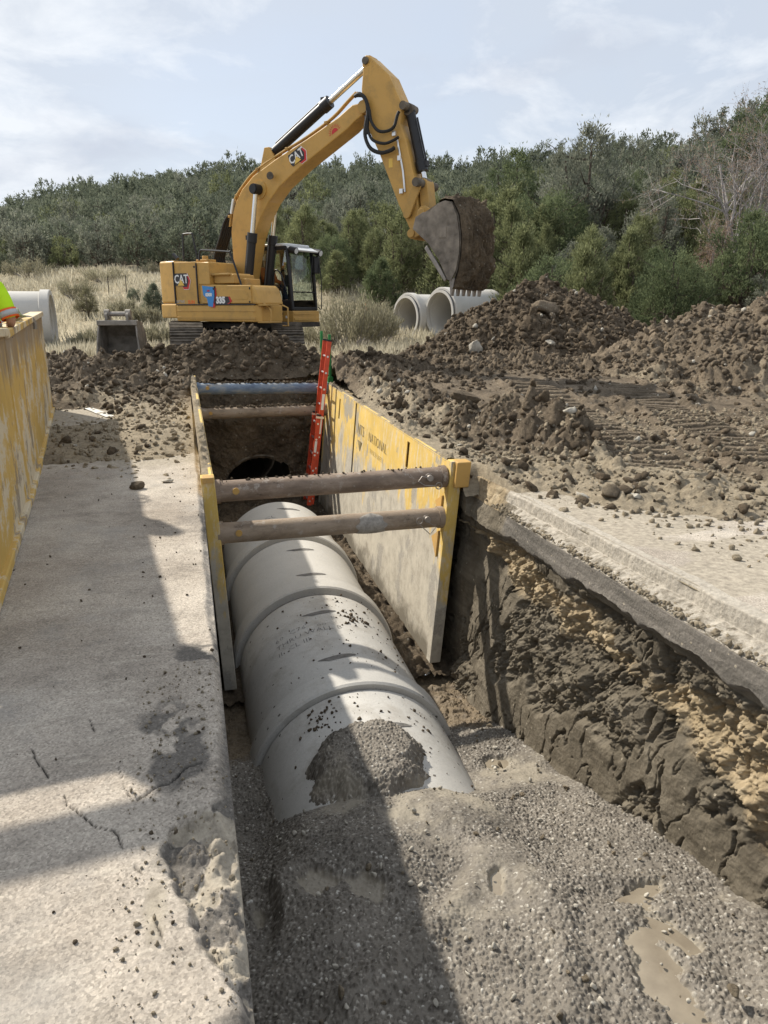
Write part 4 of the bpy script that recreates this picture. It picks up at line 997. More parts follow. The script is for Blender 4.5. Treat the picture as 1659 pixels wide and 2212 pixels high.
def m_standing(name, vert=True):
    t = NT(name, .75, 0, .3)
    st = t.noise(1.7, 9, .76, v=t.map((.7, 1, .9)) if vert else t.map((1, 1, 1)))
    c = t.ramp(t.noise(1.6, 5, .6), [(.3, (.48, .31, .075)), (.7, (.60, .40, .12))])
    c = t.mix(t.ramp(st, [(.49, .0), (.53, .8)]), c, (.58, .52, .40))
    c = t.mix(t.ramp(t.noise(2.6, 9, .8, v=t.map((.6, 1, .5))), [(.535, 0.), (.58, .8)]), c, (.22, .175, .13))
    c = t.mix(t.ramp(t.noise(6, 9, .8, v=t.map((.5, 1, .4))), [(.62, 0.), (.7, .8)]), c, (.62, .60, .55))
    c = t.mix(t.ramp(t.noise(4, 9, .85, v=t.map((.4, 1, .6), (0, .4, 0))), [(.64, 0.), (.7, .9)]), c, (.12, .08, .05))
    h = t.math('ADD', t.sep()[2], t.math('MULTIPLY', t.math('SUBTRACT', t.noise(2.5, 6, .7, v=t.map((1, 1, .3))), .5), 1.6))
    if vert: c = t.mix(t.ramp(t.math('DIVIDE', h, 2.), [(.56, 0.), (.68, .8)]), c, (.22, .165, .115))
    t.set(Base_Color=c); t.bump(t.noise(30, 6, .7), .25, .008); return t.m
PANEL = {}
MAT['standing'] = m_standing('panel_weathered'); MAT['standing_top'] = m_standing('panel_rail', False)
standing_panel()
def rope():
    R = PANEL['far']; H = PANEL['H']
    g = np.random.default_rng(2); M = R.matrix_basis
    E_ = empty('rope', tuple(M @ Vector((-1.2, .07, H))), R.rotation_euler[2], 'green rope and grey sling end tangled on top of the far yellow panel', 'rope')
    m = MB()
    for q in range(4):
        pts = [(-.7+.16*k+g.normal(0, .05), g.normal(0, .05), .02+.035*q*(1 if k % 2 else .4)+abs(g.normal(0, .02))) for k in range(10)]
        m.tube(subdiv_path(pts, 5), .014, 6)
    m.build('rope_coil', MAT['rope'], E_, True)
    m = MB(); pts = [(.2, .02, .03), (.6, .0, .05), (1.1, .02, .035), (1.5, -.02, .03), (1.62, -.105, .0), (1.63, -.115, -.12)]
    m.tube(subdiv_path(pts, 6), .026, 6); m.build('sling', MAT['strap'], E_, True)
rope()

# ================================================================== LADDER AND GRAB POST
def ladder():
    base, top = Vector((2.14, 13.75, -2.12)), Vector((2.56, 13.75, 1.0)); ax = (top-base); L = ax.length; ax.normalize(); wy = Vector((0, 1, 0)); nrm = ax.cross(wy).normalized()
    R = empty('ladder', base, 0, 'red fibreglass extension ladder leaning on the far end of the yellow panel', 'ladder')
    def rail(nm, off, s0, s1, dn):
        m = MB(); w, dpt, th = .032, .085, .008
        M = Matrix(((nrm.x, wy.x, ax.x, 0), (nrm.y, wy.y, ax.y, 0), (nrm.z, wy.z, ax.z, 0), (0, 0, 0, 1))); m.M = M
        sg = 1 if off > 0 else -1
        m.box((dn, off, (s0+s1)/2), (dpt, th, s1-s0)); m.box((dn-dpt/2+th/2, off-sg*w/2, (s0+s1)/2), (th, w, s1-s0)); m.box((dn+dpt/2-th/2, off-sg*w/2, (s0+s1)/2), (th, w, s1-s0))
        o = m.build(nm, MAT['ladder'], R, bevel=.002)
        m = MB(); m.M = M; m.box((dn, off-sg*.012, s1+.012), (dpt+.006, .04, .03)); m.build('end_cap', MAT['rubber'], o)
        return o
    M = Matrix(((nrm.x, wy.x, ax.x, 0), (nrm.y, wy.y, ax.y, 0), (nrm.z, wy.z, ax.z, 0), (0, 0, 0, 1)))
    MAT['hole'] = MAT['dark']
    for s in (-1, 1):
        o = rail('rail', s*.225, 0.0, L, 0.)
        m = MB(); m.M = M
        m.box((0, s*.2295, L*.64), (.05, .003, .3)); m.box((0, s*.2295, L*.5), (.05, .003, .34)); m.build('warning_sticker', MAT['white'], o)
        o = rail('rail', s*.24, -.02, 1.75, .05)
        m = MB(); m.M = M; m.box((.03, s*.24, .42), (.05, .022, .12)); m.build('rung_lock', MAT['gold'], o)
        m = MB(); m.M = M; m.box((.025, s*.24, 1.72), (.15, .05, .035)); m.build('guide_bracket', MAT['alu'], o)
        m = MB(); m.M = M; m.box((.05, s*.2455, 1.15), (.045, .004, .22)); m.build('maker_sticker', MAT['white'], o)
    k = 0
    for q in range(11):
        z = .12+q*.305
        if z > L-.08: break
        m = MB(); m.M = M; m.tube([(0, -.23, z), (0, .23, z)], .02, 8); m.build('rung', MAT['alu'], R, True)
        if z < 1.7: m = MB(); m.M = M; m.tube([(.05, -.25, z-.05), (.05, .25, z-.05)], .02, 8); m.build('rung', MAT['alu'], R, True)
ladder()
def grab_post():
    R = empty('grab_post', (2.70, 14.25, .14), 0, 'green steel grab posts clamped on the panel top beside the ladder', 'grab rail')
    m = MB(); m.box((0, 0, .48), (.05, .05, .96)); m.box((0, 0, .07), (.10, .1, .14)); m.build('post', MAT['green'], R, bevel=.005)
    m = MB(); m.box((-.06, .55, .5), (.05, .05, 1.02)); m.build('post', MAT['green'], R, bevel=.005)
    m = MB(); m.box((-.02, .25, .02), (.16, .75, .03)); m.build('clamp_plate', MAT['green'], R, bevel=.005)
grab_post()
# ================================================================== PEOPLE
def person(name, label, J, mats, face=(0, 1, 0), hat=True, hands=True, parent=None, scale=1.0, vest_text=None, sleeves='long'):
    """J: joints in local metres. One continuous skinned body; clothes are separate children."""
    R = parent
    def skin(nm, pts, edges, rad, mat, par, sub=2):
        me = bpy.data.meshes.new(nm); me.from_pydata(pts, edges, []); me.materials.append(mat)
        o = bpy.data.objects.new(nm, me); link(o, par); s = o.modifiers.new('s', 'SKIN'); s.use_smooth_shade = True
        sv = me.skin_vertices[0].data
        for i, r in enumerate(rad): sv[i].radius = (r, r) if not isinstance(r, tuple) else r; sv[i].use_root = (i == 0)
        b = o.modifiers.new('u', 'SUBSURF'); b.levels = sub; b.render_levels = sub; return o
    P = []; E = []; Rd = []; ix = {}
    def v(n, p, r): ix[n] = len(P); P.append(tuple(p)); Rd.append(r)
    def e(a, b): E.append((ix[a], ix[b]))
    V = {k: Vector(q) for k, q in J.items()}
    v('pelvis', V['pelvis'], (.15, .11)); v('waist', V['pelvis'].lerp(V['chest'], .45), (.14, .105)); v('chest', V['chest'], (.165, .115)); v('neckb', V['neck'], (.07, .065)); v('neck', V['neck'].lerp(V['head'], .35), .055)
    v('head', V['head'], (.085, .095)); v('crown', V['head']+(V['head']-V['neck']).normalized()*.085, (.075, .085))
    for a, b in (('pelvis', 'waist'), ('waist', 'chest'), ('chest', 'neckb'), ('neckb', 'neck'), ('neck', 'head'), ('head', 'crown')): e(a, b)
    f = Vector(face).normalized()
    for nm, off, r in (('nose', f*.115+Vector((0, 0, -.015)), .014), ('chin', f*.075+Vector((0, 0, -.085)), .035)): v(nm, V['head']+off, r); e('head', nm)
    sd = f.cross(Vector((0, 0, 1))).normalized()
    for s, nm in ((1, 'ear_a'), (-1, 'ear_b')): v(nm, V['head']+sd*s*.092+Vector((0, 0, -.01)), .02); e('head', nm)
    for s in 'lr':
        v('sh'+s, V['sh'+s], .068); v('el'+s, V['el'+s], .046); v('wr'+s, V['wr'+s], .03); e('chest', 'sh'+s); e('sh'+s, 'el'+s); e('el'+s, 'wr'+s)
        d = (V['wr'+s]-V['el'+s]).normalized(); pl = V['wr'+s]+d*.07; v('pm'+s, pl, (.04, .02)); e('wr'+s, 'pm'+s)
        if hands:
            a = d.orthogonal().normalized(); b = d.cross(a)
            for q in range(4):
                ln = (.075, .085, .08, .062)[q]; o = a*(.027-.018*q)
                k1 = pl+d*.03+o; k2 = k1+d*ln*.5+b*.008; k3 = k2+d*ln*.35+b*.028
                v('f%s%d' % (s, q), k1, .0095); v('g%s%d' % (s, q), k2, .009); v('h%s%d' % (s, q), k3, .0075); e('pm'+s, 'f%s%d' % (s, q)); e('f%s%d' % (s, q), 'g%s%d' % (s, q)); e('g%s%d' % (s, q), 'h%s%d' % (s, q))
            v('t'+s, V['wr'+s]+d*.04+a*.045, .011); v('u'+s, V['wr'+s]+d*.08+a*.06+b*.012, .009); e('wr'+s, 't'+s); e('t'+s, 'u'+s)
        v('hp'+s, V['hp'+s], .095); v('kn'+s, V['kn'+s], .062); v('an'+s, V['an'+s], .042); v('to'+s, V['to'+s], (.04, .03)); e('pelvis', 'hp'+s); e('hp'+s, 'kn'+s); e('kn'+s, 'an'+s); e('an'+s, 'to'+s)
    skin('body', P, E, Rd, MAT['skin'], R)
    # eyes and mouth
    m = MB()
    for s in (1, -1): m.lathe([(.001, .012), (.011, .008), (.013, 0)], V['head']+f*.083+sd*s*.034+Vector((0, 0, .012)), f, 10)
    m.box(V['head']+f*.092+Vector((0, 0, -.055)), (.045, .045, .008)); m.build('face_features', MAT['decal'], R)
    # clothes
    def cloth(nm, names, edges, rad, mat): return skin(nm, [tuple(V[n]) if n in V else n for n in names], edges, rad, mat, R)
    w = V['pelvis'].lerp(V['chest'], .45)
    sl = [V['sh'+s].lerp(V['el'+s], .92) if sleeves == 'short' else V['wr'+s] for s in 'lr']
    names = [V['pelvis'].lerp(V['chest'], .12), w, V['chest'], V['neck'].lerp(V['chest'], .25), V['shl'], V['shr'], V['shl'].lerp(V['ell'], .6), V['shr'].lerp(V['elr'], .6), V['ell'], V['elr']]+sl
    pts = [tuple(q) for q in names]; ed = [(0, 1), (1, 2), (2, 3), (2, 4), (2, 5), (4, 6), (5, 7), (6, 8), (7, 9)]; rad = [(.185, .14), (.175, .135), (.2, .145), (.1, .09), .095, .095, .078, .078, .066, .066]
    if sleeves == 'long': ed += [(8, 10), (9, 11)]; rad += [.05, .05]
    else: pts = pts[:10]
    skin('jacket', pts, ed, rad, MAT[mats[0]], R)
    pts = [tuple(V['pelvis'])]; ed = []; rad = [(.175, .135)]
    for s in 'lr':
        b = len(pts); pts += [tuple(V['hp'+s]), tuple(V['kn'+s]), tuple(V['kn'+s].lerp(V['an'+s], .85))]; rad += [.115, .085, .075]; ed += [(0, b), (b, b+1), (b+1, b+2)]
    skin('trousers', pts, ed, rad, MAT[mats[1]], R)
    for s in 'lr':
        a, t = V['an'+s], V['to'+s]; skin('boot', [tuple(a+Vector((0, 0, .06))), tuple(a+Vector((0, 0, -.03))), tuple(t)], [(0, 1), (1, 2)], [.055, .058, (.052, .045)], MAT['seat'], R)
    if hat:
        u = (V['head']-V['neck']).normalized(); c = V['head']+u*.055; m = MB(); prof = [(.118, -.02), (.122, .03), (.11, .075), (.08, .11), (.04, .128), (.001, .132)]
        m.lathe(prof, c, u, 24); m.lathe([(.118, -.02), (.14, -.026), (.14, -.03), (.116, -.026)], c, u, 24); m.prism([(-.07, 0), (.07, 0), (.05, .05), (-.05, .05)], -.004, .004, lambda a, b, z: c+sd*a+f*(.12+z)+u*(-.026+b)); m.build('hard_hat', MAT['hat'], R, True)
    return V, f, sd
def band(R, mat, path, w, name):
    """flat tape following a path (width along second vector)"""
    m = MB(); vs = []; fs = []
    for p, q in path: vs += [tuple(Vector(p)-Vector(q)*w/2), tuple(Vector(p)+Vector(q)*w/2)]
    fs = [(2*i, 2*i+2, 2*i+3, 2*i+1) for i in range(len(path)-1)]; m.add(vs, fs); o = m.build(name, mat, R, True); s = o.modifiers.new('t', 'SOLIDIFY'); s.thickness = .004; return o
def worker():
    p = at_depth(-44, 700, 6.6); gz = .32
    R = empty('person', (p[0], p[1], gz), YAW*-1, 'worker in lime and orange high visibility shirt standing behind the yellow panel at far left', 'person')
    # facing away, local +y is away from the camera
    J = dict(pelvis=(0, 0, .98), chest=(0, .02, 1.32), neck=(0, .03, 1.52), head=(0, .06, 1.68), shl=(-.20, .02, 1.44), shr=(.20, .02, 1.44), ell=(-.29, .0, 1.16), elr=(.30, .0, 1.17), wrl=(-.20, .22, 1.02), wrr=(.14, .24, 1.08), hpl=(-.1, 0, .92), hpr=(.1, 0, .92), knl=(-.11, .03, .5), knr=(.11, .03, .5), anl=(-.12, 0, .09), anr=(.12, 0, .09), tol=(-.13, .14, .04), tor=(.13, .14, .04))
    V, f, sd = person('person', '', J, ('vest', 'denim'), (0, 1, 0), parent=R, sleeves='short')
    # tape: two vertical braces, a waist band and sleeve bands; orange edging beneath silver
    def ringpath(c, ax, r1, r2, n=28):
        ax = Vector(ax).normalized(); a = Vector((1, 0, 0)); a = (a-ax*a.dot(ax)).normalized(); b = ax.cross(a)
        return [(Vector(c)+a*math.cos(t)*r1+b*math.sin(t)*r2, ax) for t in np.linspace(0, 2*PI, n)]
    for mt, w, o in (('vest_o', .085, 0.), ('reflect', .05, .004)):
        band(R, MAT[mt], ringpath((0, .005, 1.12), (0, 0, 1), .187+o, .145+o), w, 'waist_tape')
        for s, sh, el in ((1, 'shr', 'elr'), (-1, 'shl', 'ell')):
            d = V[el]-V[sh]; band(R, MAT[mt], ringpath(V[sh].lerp(V[el], .80), d, .079+o, .079+o), w, 'sleeve_tape')
        for s in (1, -1):
            pts = [(s*.115, -.135-o, 1.14), (s*.118, -.145-o, 1.25), (s*.125, -.143-o, 1.36), (s*.125, -.10-o*.7, 1.46), (s*.12, -.01, 1.505+o)]
            band(R, MAT[mt], [(q, (1, 0, 0)) for q in subdiv_path(pts, 5)], w*.8, 'shoulder_tape')
    text_obj('lettering', 'GRANITE', .07, MAT['ink'], R, basis((.0, -.158, 1.30), (1, 0, 0), (0, 0, 1), (0, -1, 0)), .002)
worker()

# ================================================================== EXCAVATOR
XAL = math.radians(32)
XF = math.cos(XAL)*RT-math.sin(XAL)*F2; XL = math.sin(XAL)*RT+math.cos(XAL)*F2
XS = np.array([1.15, 19.39, 0.]); XRZ = math.atan2(XF[1], XF[0])
def xv(px, py, v):
    """photo point on the plane at side offset v -> excavator coordinates"""
    d = ray(px, py); q = XS+XL*v; t = ((q-EYEP)@XL)/(d@XL); p = EYEP+d*t
    return Vector(((p-XS)@XF, v, p[2]))
def logo(R, o, x, y, w):
    """maker's word in white on a dark hexagon with red edge and gold triangle; o centre, w width of the word"""
    x, y = Vector(x), Vector(y); z = x.cross(y); o = Vector(o); h = w*.75
    def poly(pts, d, mat, nm):
        m = MB(); m.prism([(a*w, b*w) for a, b in pts], d, d+.003, lambda u, v, q: o+x*u+y*q+z*v); return m.build(nm, MAT[mat], R)
    hexa = [(.08, .34), (.52, .34), (.76, -.08), (.56, -.56), (.16, -.56), (-.06, -.22)]
    poly([(a*1.07-.005, b*1.07) for a, b in hexa], .001, 'white', 'logo'); poly([(a*1.02, b*1.02) for a, b in hexa], .004, 'red', 'logo')
    poly([(.06, .34), (.44, .34), (.62, -.08), (.46, -.44), (.12, -.44), (-.06, -.2)], .007, 'decal', 'logo')
    poly([(-.55, .37), (.49, .37), (.53, .3), (.53, -.3), (.47, -.37), (-.5, -.37), (-.58, -.2), (-.58, .3)], .010, 'decal', 'logo')
    M = basis(o+z*.015+y*w*.005, x, y, z); text_obj('lettering', 'CAT', w*.72, MAT['white'], R, M, .002, w*.012, 0, .86)
    poly([(-.32, -.36), (.26, -.36), (-.02, .02)], .019, 'gold', 'logo')
def excavator():
    R = empty('excavator', (XS[0], XS[1], .2), XRZ, 'large yellow crawler excavator working beyond the trench, boom raised, operator in its cab', 'excavator')
    G = .2
    def Z(mb): mb.V = [Vector((v.x, v.y, v.z-G)) for v in mb.V]; return mb
    NS, FS = -1.45, 1.42
    def arc(r, a0, a1, n): return [(r*math.cos(t), r*math.sin(t)) for t in np.linspace(a0, a1, n)]
    # footprint helper: (u, v) polygon extruded in z
    def slab(mb, poly, za, zb): return mb.prism(poly, za, zb, lambda u, v, z: (u, z, v))
    # --- undercarriage, running along the trench
    ang = math.atan2(1, 0)-XRZ; U = Matrix.Rotation(ang, 4, 'Z')
    uc = MB(U); uc.box((0, 0, .78), (1.9, 1.7, .34)); uc.box((1.0, 0, .62), (.5, 2.1, .3)); uc.box((-1.0, 0, .62), (.5, 2.1, .3))
    for s in (-1, 1): uc.box((0, s*.78, .66), (3.0, .34, .42))
    und = Z(uc).build('undercarriage', MAT['dark'], R, bevel=.03)
    m = MB(); m.lathe([(.01, 1.16), (.72, 1.16), (.72, 1.06), (.80, 1.06), (.80, .98), (.74, .94), (.01, .94)], (0, 0, 0), (0, 0, 1), 48); Z(m).build('slew_ring', MAT['dark'], R, True)
    m = MB()
    for k in range(40):
        a = 2*PI*k/40; m.box((.79*math.cos(a), .79*math.sin(a), 1.10), (.03, .03, .05))
    Z(m).build('ring_bolts', MAT['steel'], R)
    for s in (-1, 1):
        TL, TH = 4.3, 1.02; rr = TH/2; loop = []
        st = TL/2-rr; per = 4*st+2*PI*rr; n = 46
        def pt(q):
            q = q % per
            if q < 2*st: return (-st+q, rr, 0.)
            q -= 2*st
            if q < PI*rr: a = q/rr; return (st+rr*math.sin(a), rr*math.cos(a), a)
            q -= PI*rr
            if q < 2*st: return (st-q, -rr, PI)
            a = (q-2*st)/rr; return (-st-rr*math.sin(a), -rr*math.cos(a), PI+a)
        m = MB(U); cz = .2+rr; sh = per/n
        for k in range(n):
            x, z, a = pt(k*sh); Rm = Matrix.Rotation(a, 3, 'Y'); c = Vector((x, s*1.15, cz+z))
            m.box(c, (sh*.93, .74, .03), Rm)
            for g in (-.36, 0., .36): m.box(c+Rm @ Vector((g*sh, 0, .028)), (.022, .73, .035), Rm)
        tr = Z(m).build('track', MAT['shoe'], R)
        m = MB(U)
        for x in (-st, st): m.cyl((x, s*1.15-.12, cz), (x, s*1.15+.12, cz), rr-.07, n=28)
        for q in range(7): x = -st+.5+q*(2*st-1)/6; m.cyl((x, s*1.15-.14, .2+.2), (x, s*1.15+.14, .2+.2), .14, n=16)
        m.box((0, s*1.15, cz), (2*st, .3, .5)); Z(m).build('roller_frame', MAT['dark'], tr)
    # --- house
    rear = arc(1.67, math.radians(127), math.radians(233), 18)
    m = MB(); slab(m, [(-.95, FS-.02), *rear, (-.42, NS+.02), (-.42, FS-.02)], 1.70, 2.68); cw = Z(m).build('counterweight', MAT['yellow'], R, bevel=.05, seg=3)
    m = MB(); slab(m, [(-.95, FS), *arc(1.70, math.radians(127), math.radians(233), 18), (-.42, NS), (-.42, FS)], 1.36, 1.69); Z(m).build('skirt', MAT['yellow'], cw, bevel=.03)
    m = MB(); slab(m, [(-.42, NS), (2.05, NS), (2.18, NS+.12), (2.2, -.62), (.9, -.5), (.9, .45), (-.42, FS)], 1.29, 1.66); fr = Z(m).build('frame_skirt', MAT['yellow'], R, bevel=.025)
    m = MB(); m.box((.85, NS-.004, 1.53), (2.5, .012, .03)); m.box((.85, NS-.004, 1.37), (2.5, .02, .05)); Z(m).build('skirt_rib', MAT['sill'], fr, bevel=.004)
    m = MB(); slab(m, [(-1.0, -1.2), (1.9, -1.2), (1.9, 1.2), (-1.0, 1.2)], 1.14, 1.25); Z(m).build('deck_frame', MAT['dark'], R)
    m = MB(); slab(m, [(-.405, NS+.03), (.72, NS+.03), (.72, -.46), (.35, -.36), (.35, FS-.05), (-.405, FS-.05)], 1.66, 2.62); hood = Z(m).build('engine_house', MAT['yellow'], R, bevel=.035, seg=3)
    m = MB(); m.box((-.03, NS+.02, 2.155), (.74, .03, .96)); d1 = Z(m).build('side_door', MAT['yellow'], R, bevel=.012)
    m = MB(); m.prism([(.355, 1.68), (.355, 2.60), (.37, 2.62), (.74, 2.60), (.74, 2.13), (.40, 2.13)], NS+.005, NS+.04); Z(m).build('side_door', MAT['yellow'], R, bevel=.01)
    m = MB(); m.lathe([(.001, .012), (.022, .01), (.024, 0)], (.27, NS+.003, 2.52), (0, -1, 0), 12); Z(m).build('door_latch', MAT['black'], d1)
    m = MB()
    for u, za, zb in ((-.412, 1.70, 2.64), (.35, 1.70, 2.6), (.902, 1.70, 2.08)): m.box((u, NS-.002, (za+zb)/2), (.022, .05, zb-za))
    m.box((.85, NS+.006, 1.675), (2.5, .04, .02)); Z(m).build('panel_gap', MAT['decal'], R)
    # stepped lid, pipes and guards in front of the engine house
    m = MB(); m.box((1.0, -1.0, 2.34), (.55, .75, .05)); m.box((1.05, -.95, 2.24), (.62, .7, .2)); m.box((1.25, -.8, 2.15), (.5, .5, .2)); Z(m).build('pump_cover', MAT['yellow_dirty'], R, bevel=.02)
    # tool box with sloping nose, two doors
    m = MB(); m.prism([(.42, 1.67), (.42, 2.13), (1.98, 2.09), (2.08, 2.02), (2.19, 1.67)], NS+.02, -.55); tb = Z(m).build('tool_box', MAT['yellow'], R, bevel=.05, seg=3)
    for a, b in ((.44, .89), (.915, 2.0)):
        m = MB(); top = 2.09 if a < 1 else 2.06
        m.prism([(a, 1.70), (a, top), (b-.0 if a < 1 else b-.1, top-.005), (b, 1.74 if a > 1 else 1.70), (b-.01, 1.70)], NS-.004, NS+.03); dd = Z(m).build('tool_box_door', MAT['yellow'], tb, bevel=.014)
        m = MB(); q = .07; m.prism([(a+q, 1.78), (a+q, top-.08), (b-q-.1, top-.09), (b-q, 1.85), (b-q-.06, 1.78)], NS-.010, NS-.003); Z(m).build('recess_panel', MAT['yellow'], dd, bevel=.006)
        m = MB(); m.lathe([(.001, .014), (.018, .012), (.02, 0)], ((b-.05 if a < 1 else a+.05), NS-.003, 1.73), (0, -1, 0), 12); m.box(((b-.03 if a < 1 else a+.03), NS-.01, 2.02), (.03, .015, .05)); Z(m).build('latch', MAT['black'], dd)
    # --- decals on this flank
    X, Yv = (1, 0, 0), (0, 0, 1)
    c = xv(395, 606, NS); logo(R, (c.x-.04, NS+.0, c.z-G+.02), X, Yv, .38)
    c = xv(479, 649, NS); text_obj('lettering', '335', .19, MAT['white'], R, basis((c.x-.02, NS-.016, c.z-G), X, Yv, (0, -1, 0)), .002, .012)
    m = MB(); m.prism([(c.x-.24, c.z-.085), (c.x+.16, c.z-.085), (c.x+.27, c.z-.03), (c.x+.22, c.z+.085), (c.x-.24, c.z+.085)], NS-.0125, NS-.0145); Z(m).build('decal', MAT['decal'], R)
    m = MB(); m.prism([(c.x+.16, c.z-.085), (c.x+.22, c.z-.085), (c.x+.33, c.z-.02), (c.x+.27, c.z+.085), (c.x+.21, c.z+.085), (c.x+.26, c.z-.02)], NS-.0115, NS-.0135); Z(m).build('decal', MAT['red'], R)
    c = xv(450, 640, NS); q = [(-.17, .24), (.20, .20), (.22, .06), (.14, -.24), (.0, -.22), (-.03, -.05), (-.14, .02)]
    m = MB(); m.prism([(c.x+a+.06, c.z+b-.02) for a, b in q], NS-.0125, NS-.0145); Z(m).build('decal', MAT['red'], R)
    m = MB(); m.prism([(c.x+a, c.z+b) for a, b in q], NS-.0145, NS-.0165); Z(m).build('decal', MAT['bluev'], R)
    text_obj('lettering', '0300', .10, MAT['white'], R, basis((c.x+.03, NS-.018, c.z-G+.03), X, Yv, (0, -1, 0)), .002, .006)
    text_obj('lettering', 'AEC', .05, MAT['red'], R, basis((c.x+.03, NS-.018, c.z-G+.12), X, Yv, (0, -1, 0)), .002, .003)
    c = xv(394, 652, NS); text_obj('lettering', 'NATIVE', .10, MAT['grey'], R, basis((c.x-.09, NS+.003, c.z-G), X, Yv, (0, -1, 0)), .002); text_obj('lettering', 'SUN', .115, MAT['orange'], R, basis((c.x+.30, NS+.003, c.z-G-.01), X, Yv, (0, -1, 0)), .002, .003)
    # --- roof-top bits and rails
    m = MB(); pts = [xv(*q, -1.1) for q in ((397, 561), (395, 512), (398, 506), (412, 505), (416, 510), (427, 561))]; m.tube(subdiv_path(pts, 4), .022, 8); Z(m).build('handrail', MAT['black'], R, True)
    m = MB(); m.box((.32, -1.1, 2.66), (.36, .3, .07)); m.cyl((.3, -1.1, 2.68), (.3, -1.1, 2.78), .07); Z(m).build('fuel_cap_plate', MAT['yellow_dirty'], R, bevel=.01)
    m = MB(); pts = [xv(*q, -1.35) for q in ((430, 563), (431.5, 545), (434, 541), (440, 540.5), (494, 544), (498, 548), (522, 618), (527, 640), (531, 655), (534, 688), (540, 692), (547, 692.5))]; m.tube(subdiv_path(pts, 4), .022, 8); Z(m).build('handrail', MAT['black'], R, True)
    m = MB(); a = xv(381, 560, -.6); m.tube([a+Vector((.05, 0, 0)), a+Vector((-.10, 0, .12))], [.05, .045], 12); Z(m).build('exhaust_stub', MAT['black'], R, True)
    m = MB(); m.box((2.28, -1.2, 1.66), (.30, .4, .035)); m.box((2.3, -1.2, 1.29), (.34, .45, .035)); Z(m).build('step', MAT['yellow_dirty'], R, bevel=.008)
    m = MB(); pts = [(2.22, -1.3, 1.7), (2.42, -1.3, 1.55), (2.42, -1.3, 1.3)]; m.tube(subdiv_path(pts, 3), .02, 8); Z(m).build('step_rail', MAT['yellow_dirty'], R, True); m = MB(); pts = [(2.3, -.75, 1.66), (2.46, -.75, 1.6), (2.46, -.75, 1.2), (2.3, -.75, 1.2)]; m.tube(pts, .02, 8); Z(m).build('step_rail', MAT['yellow_dirty'], R, True)
    # --- cab
    C0, C1, V0, V1, B, T = -.2, 1.66, .36, 1.40, 1.55, 3.04
    m = MB(); slab(m, [(-.2, V0), (1.72, V0), (1.74, V1), (-.2, V1)], 1.25, 1.53); sill = Z(m).build('cab_sill', MAT['sill'], R, bevel=.02)
    m = MB(); m.box((1.73, .88, 1.45), (.02, 1.0, .03)); m.box((1.73, .88, 1.33), (.03, 1.0, .06)); Z(m).build('sill_rib', MAT['sill'], sill, bevel=.004)
    m = MB(); m.box((1.35, V0-.003, 1.46), (.1, .006, .06)); Z(m).build('plate', MAT['decal'], sill); m = MB(); m.box((1.5, V0-.004, 1.38), (.05, .006, .06)); Z(m).build('plate', MAT['white'], sill)
    cab = MB(); th = .075
    fx = lambda z: 1.66-.10*max(0, (z-2.3))/.75                         # windscreen leans back at the top
    def post(u0, u1, v, w=th): cab.tube([(u0, v, B), ((u0+u1)/2+.01, v, 2.3), (u1, v, T-.05)], w/2*1.1, 8)
    for v in (V0+.05, V1-.04): post(1.66, 1.55, v, .095); post(.62, .58, v, .10); post(-.15, -.12, v, .12)
    cab.box((.75, V0+.04, 1.66), (1.85, .06, .26)); cab.box((.75, V1-.04, 1.66), (1.85, .06, .26)); cab.box((1.66, .88, 1.575), (.07, 1.0, .08)); cab.box((-.16, .88, 1.9), (.07, 1.0, .75)); cab.box((.7, .88, 1.55), (1.8, 1.0, .06))
    cab.box((.68, V0+.05, T-.03), (1.75, .08, .09)); cab.box((.68, V1-.05, T-.03), (1.75, .08, .09)); cab.box((1.53, .88, T-.04), (.09, 1.0, .08)); cab.box((1.655, .88, 1.98), (.03, .95, .03))
    cb = Z(cab).build('cab', MAT['black'], R, bevel=.012)
    m = MB(); slab(m, [(-.2, V0+.0), (1.46, V0+.0), (1.56, V0+.12), (1.56, V1-.12), (1.46, V1), (-.2, V1)], T+.005, T+.075); Z(m).build('cab_roof', MAT['cabtop'], R, bevel=.03, seg=3)
    m = MB(); m.hexa([(1.50, V0+.02, T-.02), (1.82, V0+.04, T-.12), (1.82, V1-.04, T-.12), (1.50, V1-.02, T-.02), (1.50, V0+.02, T+.03), (1.84, V0+.04, T-.085), (1.84, V1-.04, T-.085), (1.50, V1-.02, T+.03)]); vis = Z(m).build('sun_visor', MAT['cabtop'], R, bevel=.01)
    for v in (V0+.03, V1-.03):
        m = MB(); m.tube([(1.66, v, T-.07), (1.85, v, T-.12)], [.075, .085], 12); lp = Z(m).build('work_lamp', MAT['black'], R, True)
        m = MB(); m.lathe([(.001, .006), (.07, .0)], (1.856, v, T-.122), (1, 0, -.26), 14); Z(m).build('lens', MAT['cabtop'], lp, True)
    gp_ = [('front_window', [(1.695, V0+.1, 1.62), (1.695, V1-.08, 1.62), (1.695, V1-.08, 1.97), (1.695, V0+.1, 1.97)]), ('front_window', [(1.692, V0+.1, 2.0), (1.692, V1-.08, 2.0), (1.60, V1-.08, 2.97), (1.60, V0+.1, 2.97)]),
           ('side_window', [(.66, V0+.03, 1.80), (1.62, V0+.03, 1.80), (1.53, V0+.03, 2.97), (.63, V0+.03, 2.97)]), ('side_window', [(-.1, V0+.03, 1.80), (.58, V0+.03, 1.80), (.55, V0+.03, 2.97), (-.08, V0+.03, 2.97)]),
           ('door_window', [(.66, V1-.03, 1.80), (1.62, V1-.03, 1.80), (1.53, V1-.03, 2.97), (.63, V1-.03, 2.97)]), ('rear_window', [(-.15, V0+.1, 2.3), (-.15, V1-.1, 2.3), (-.13, V1-.1, 2.95), (-.13, V0+.1, 2.95)])]
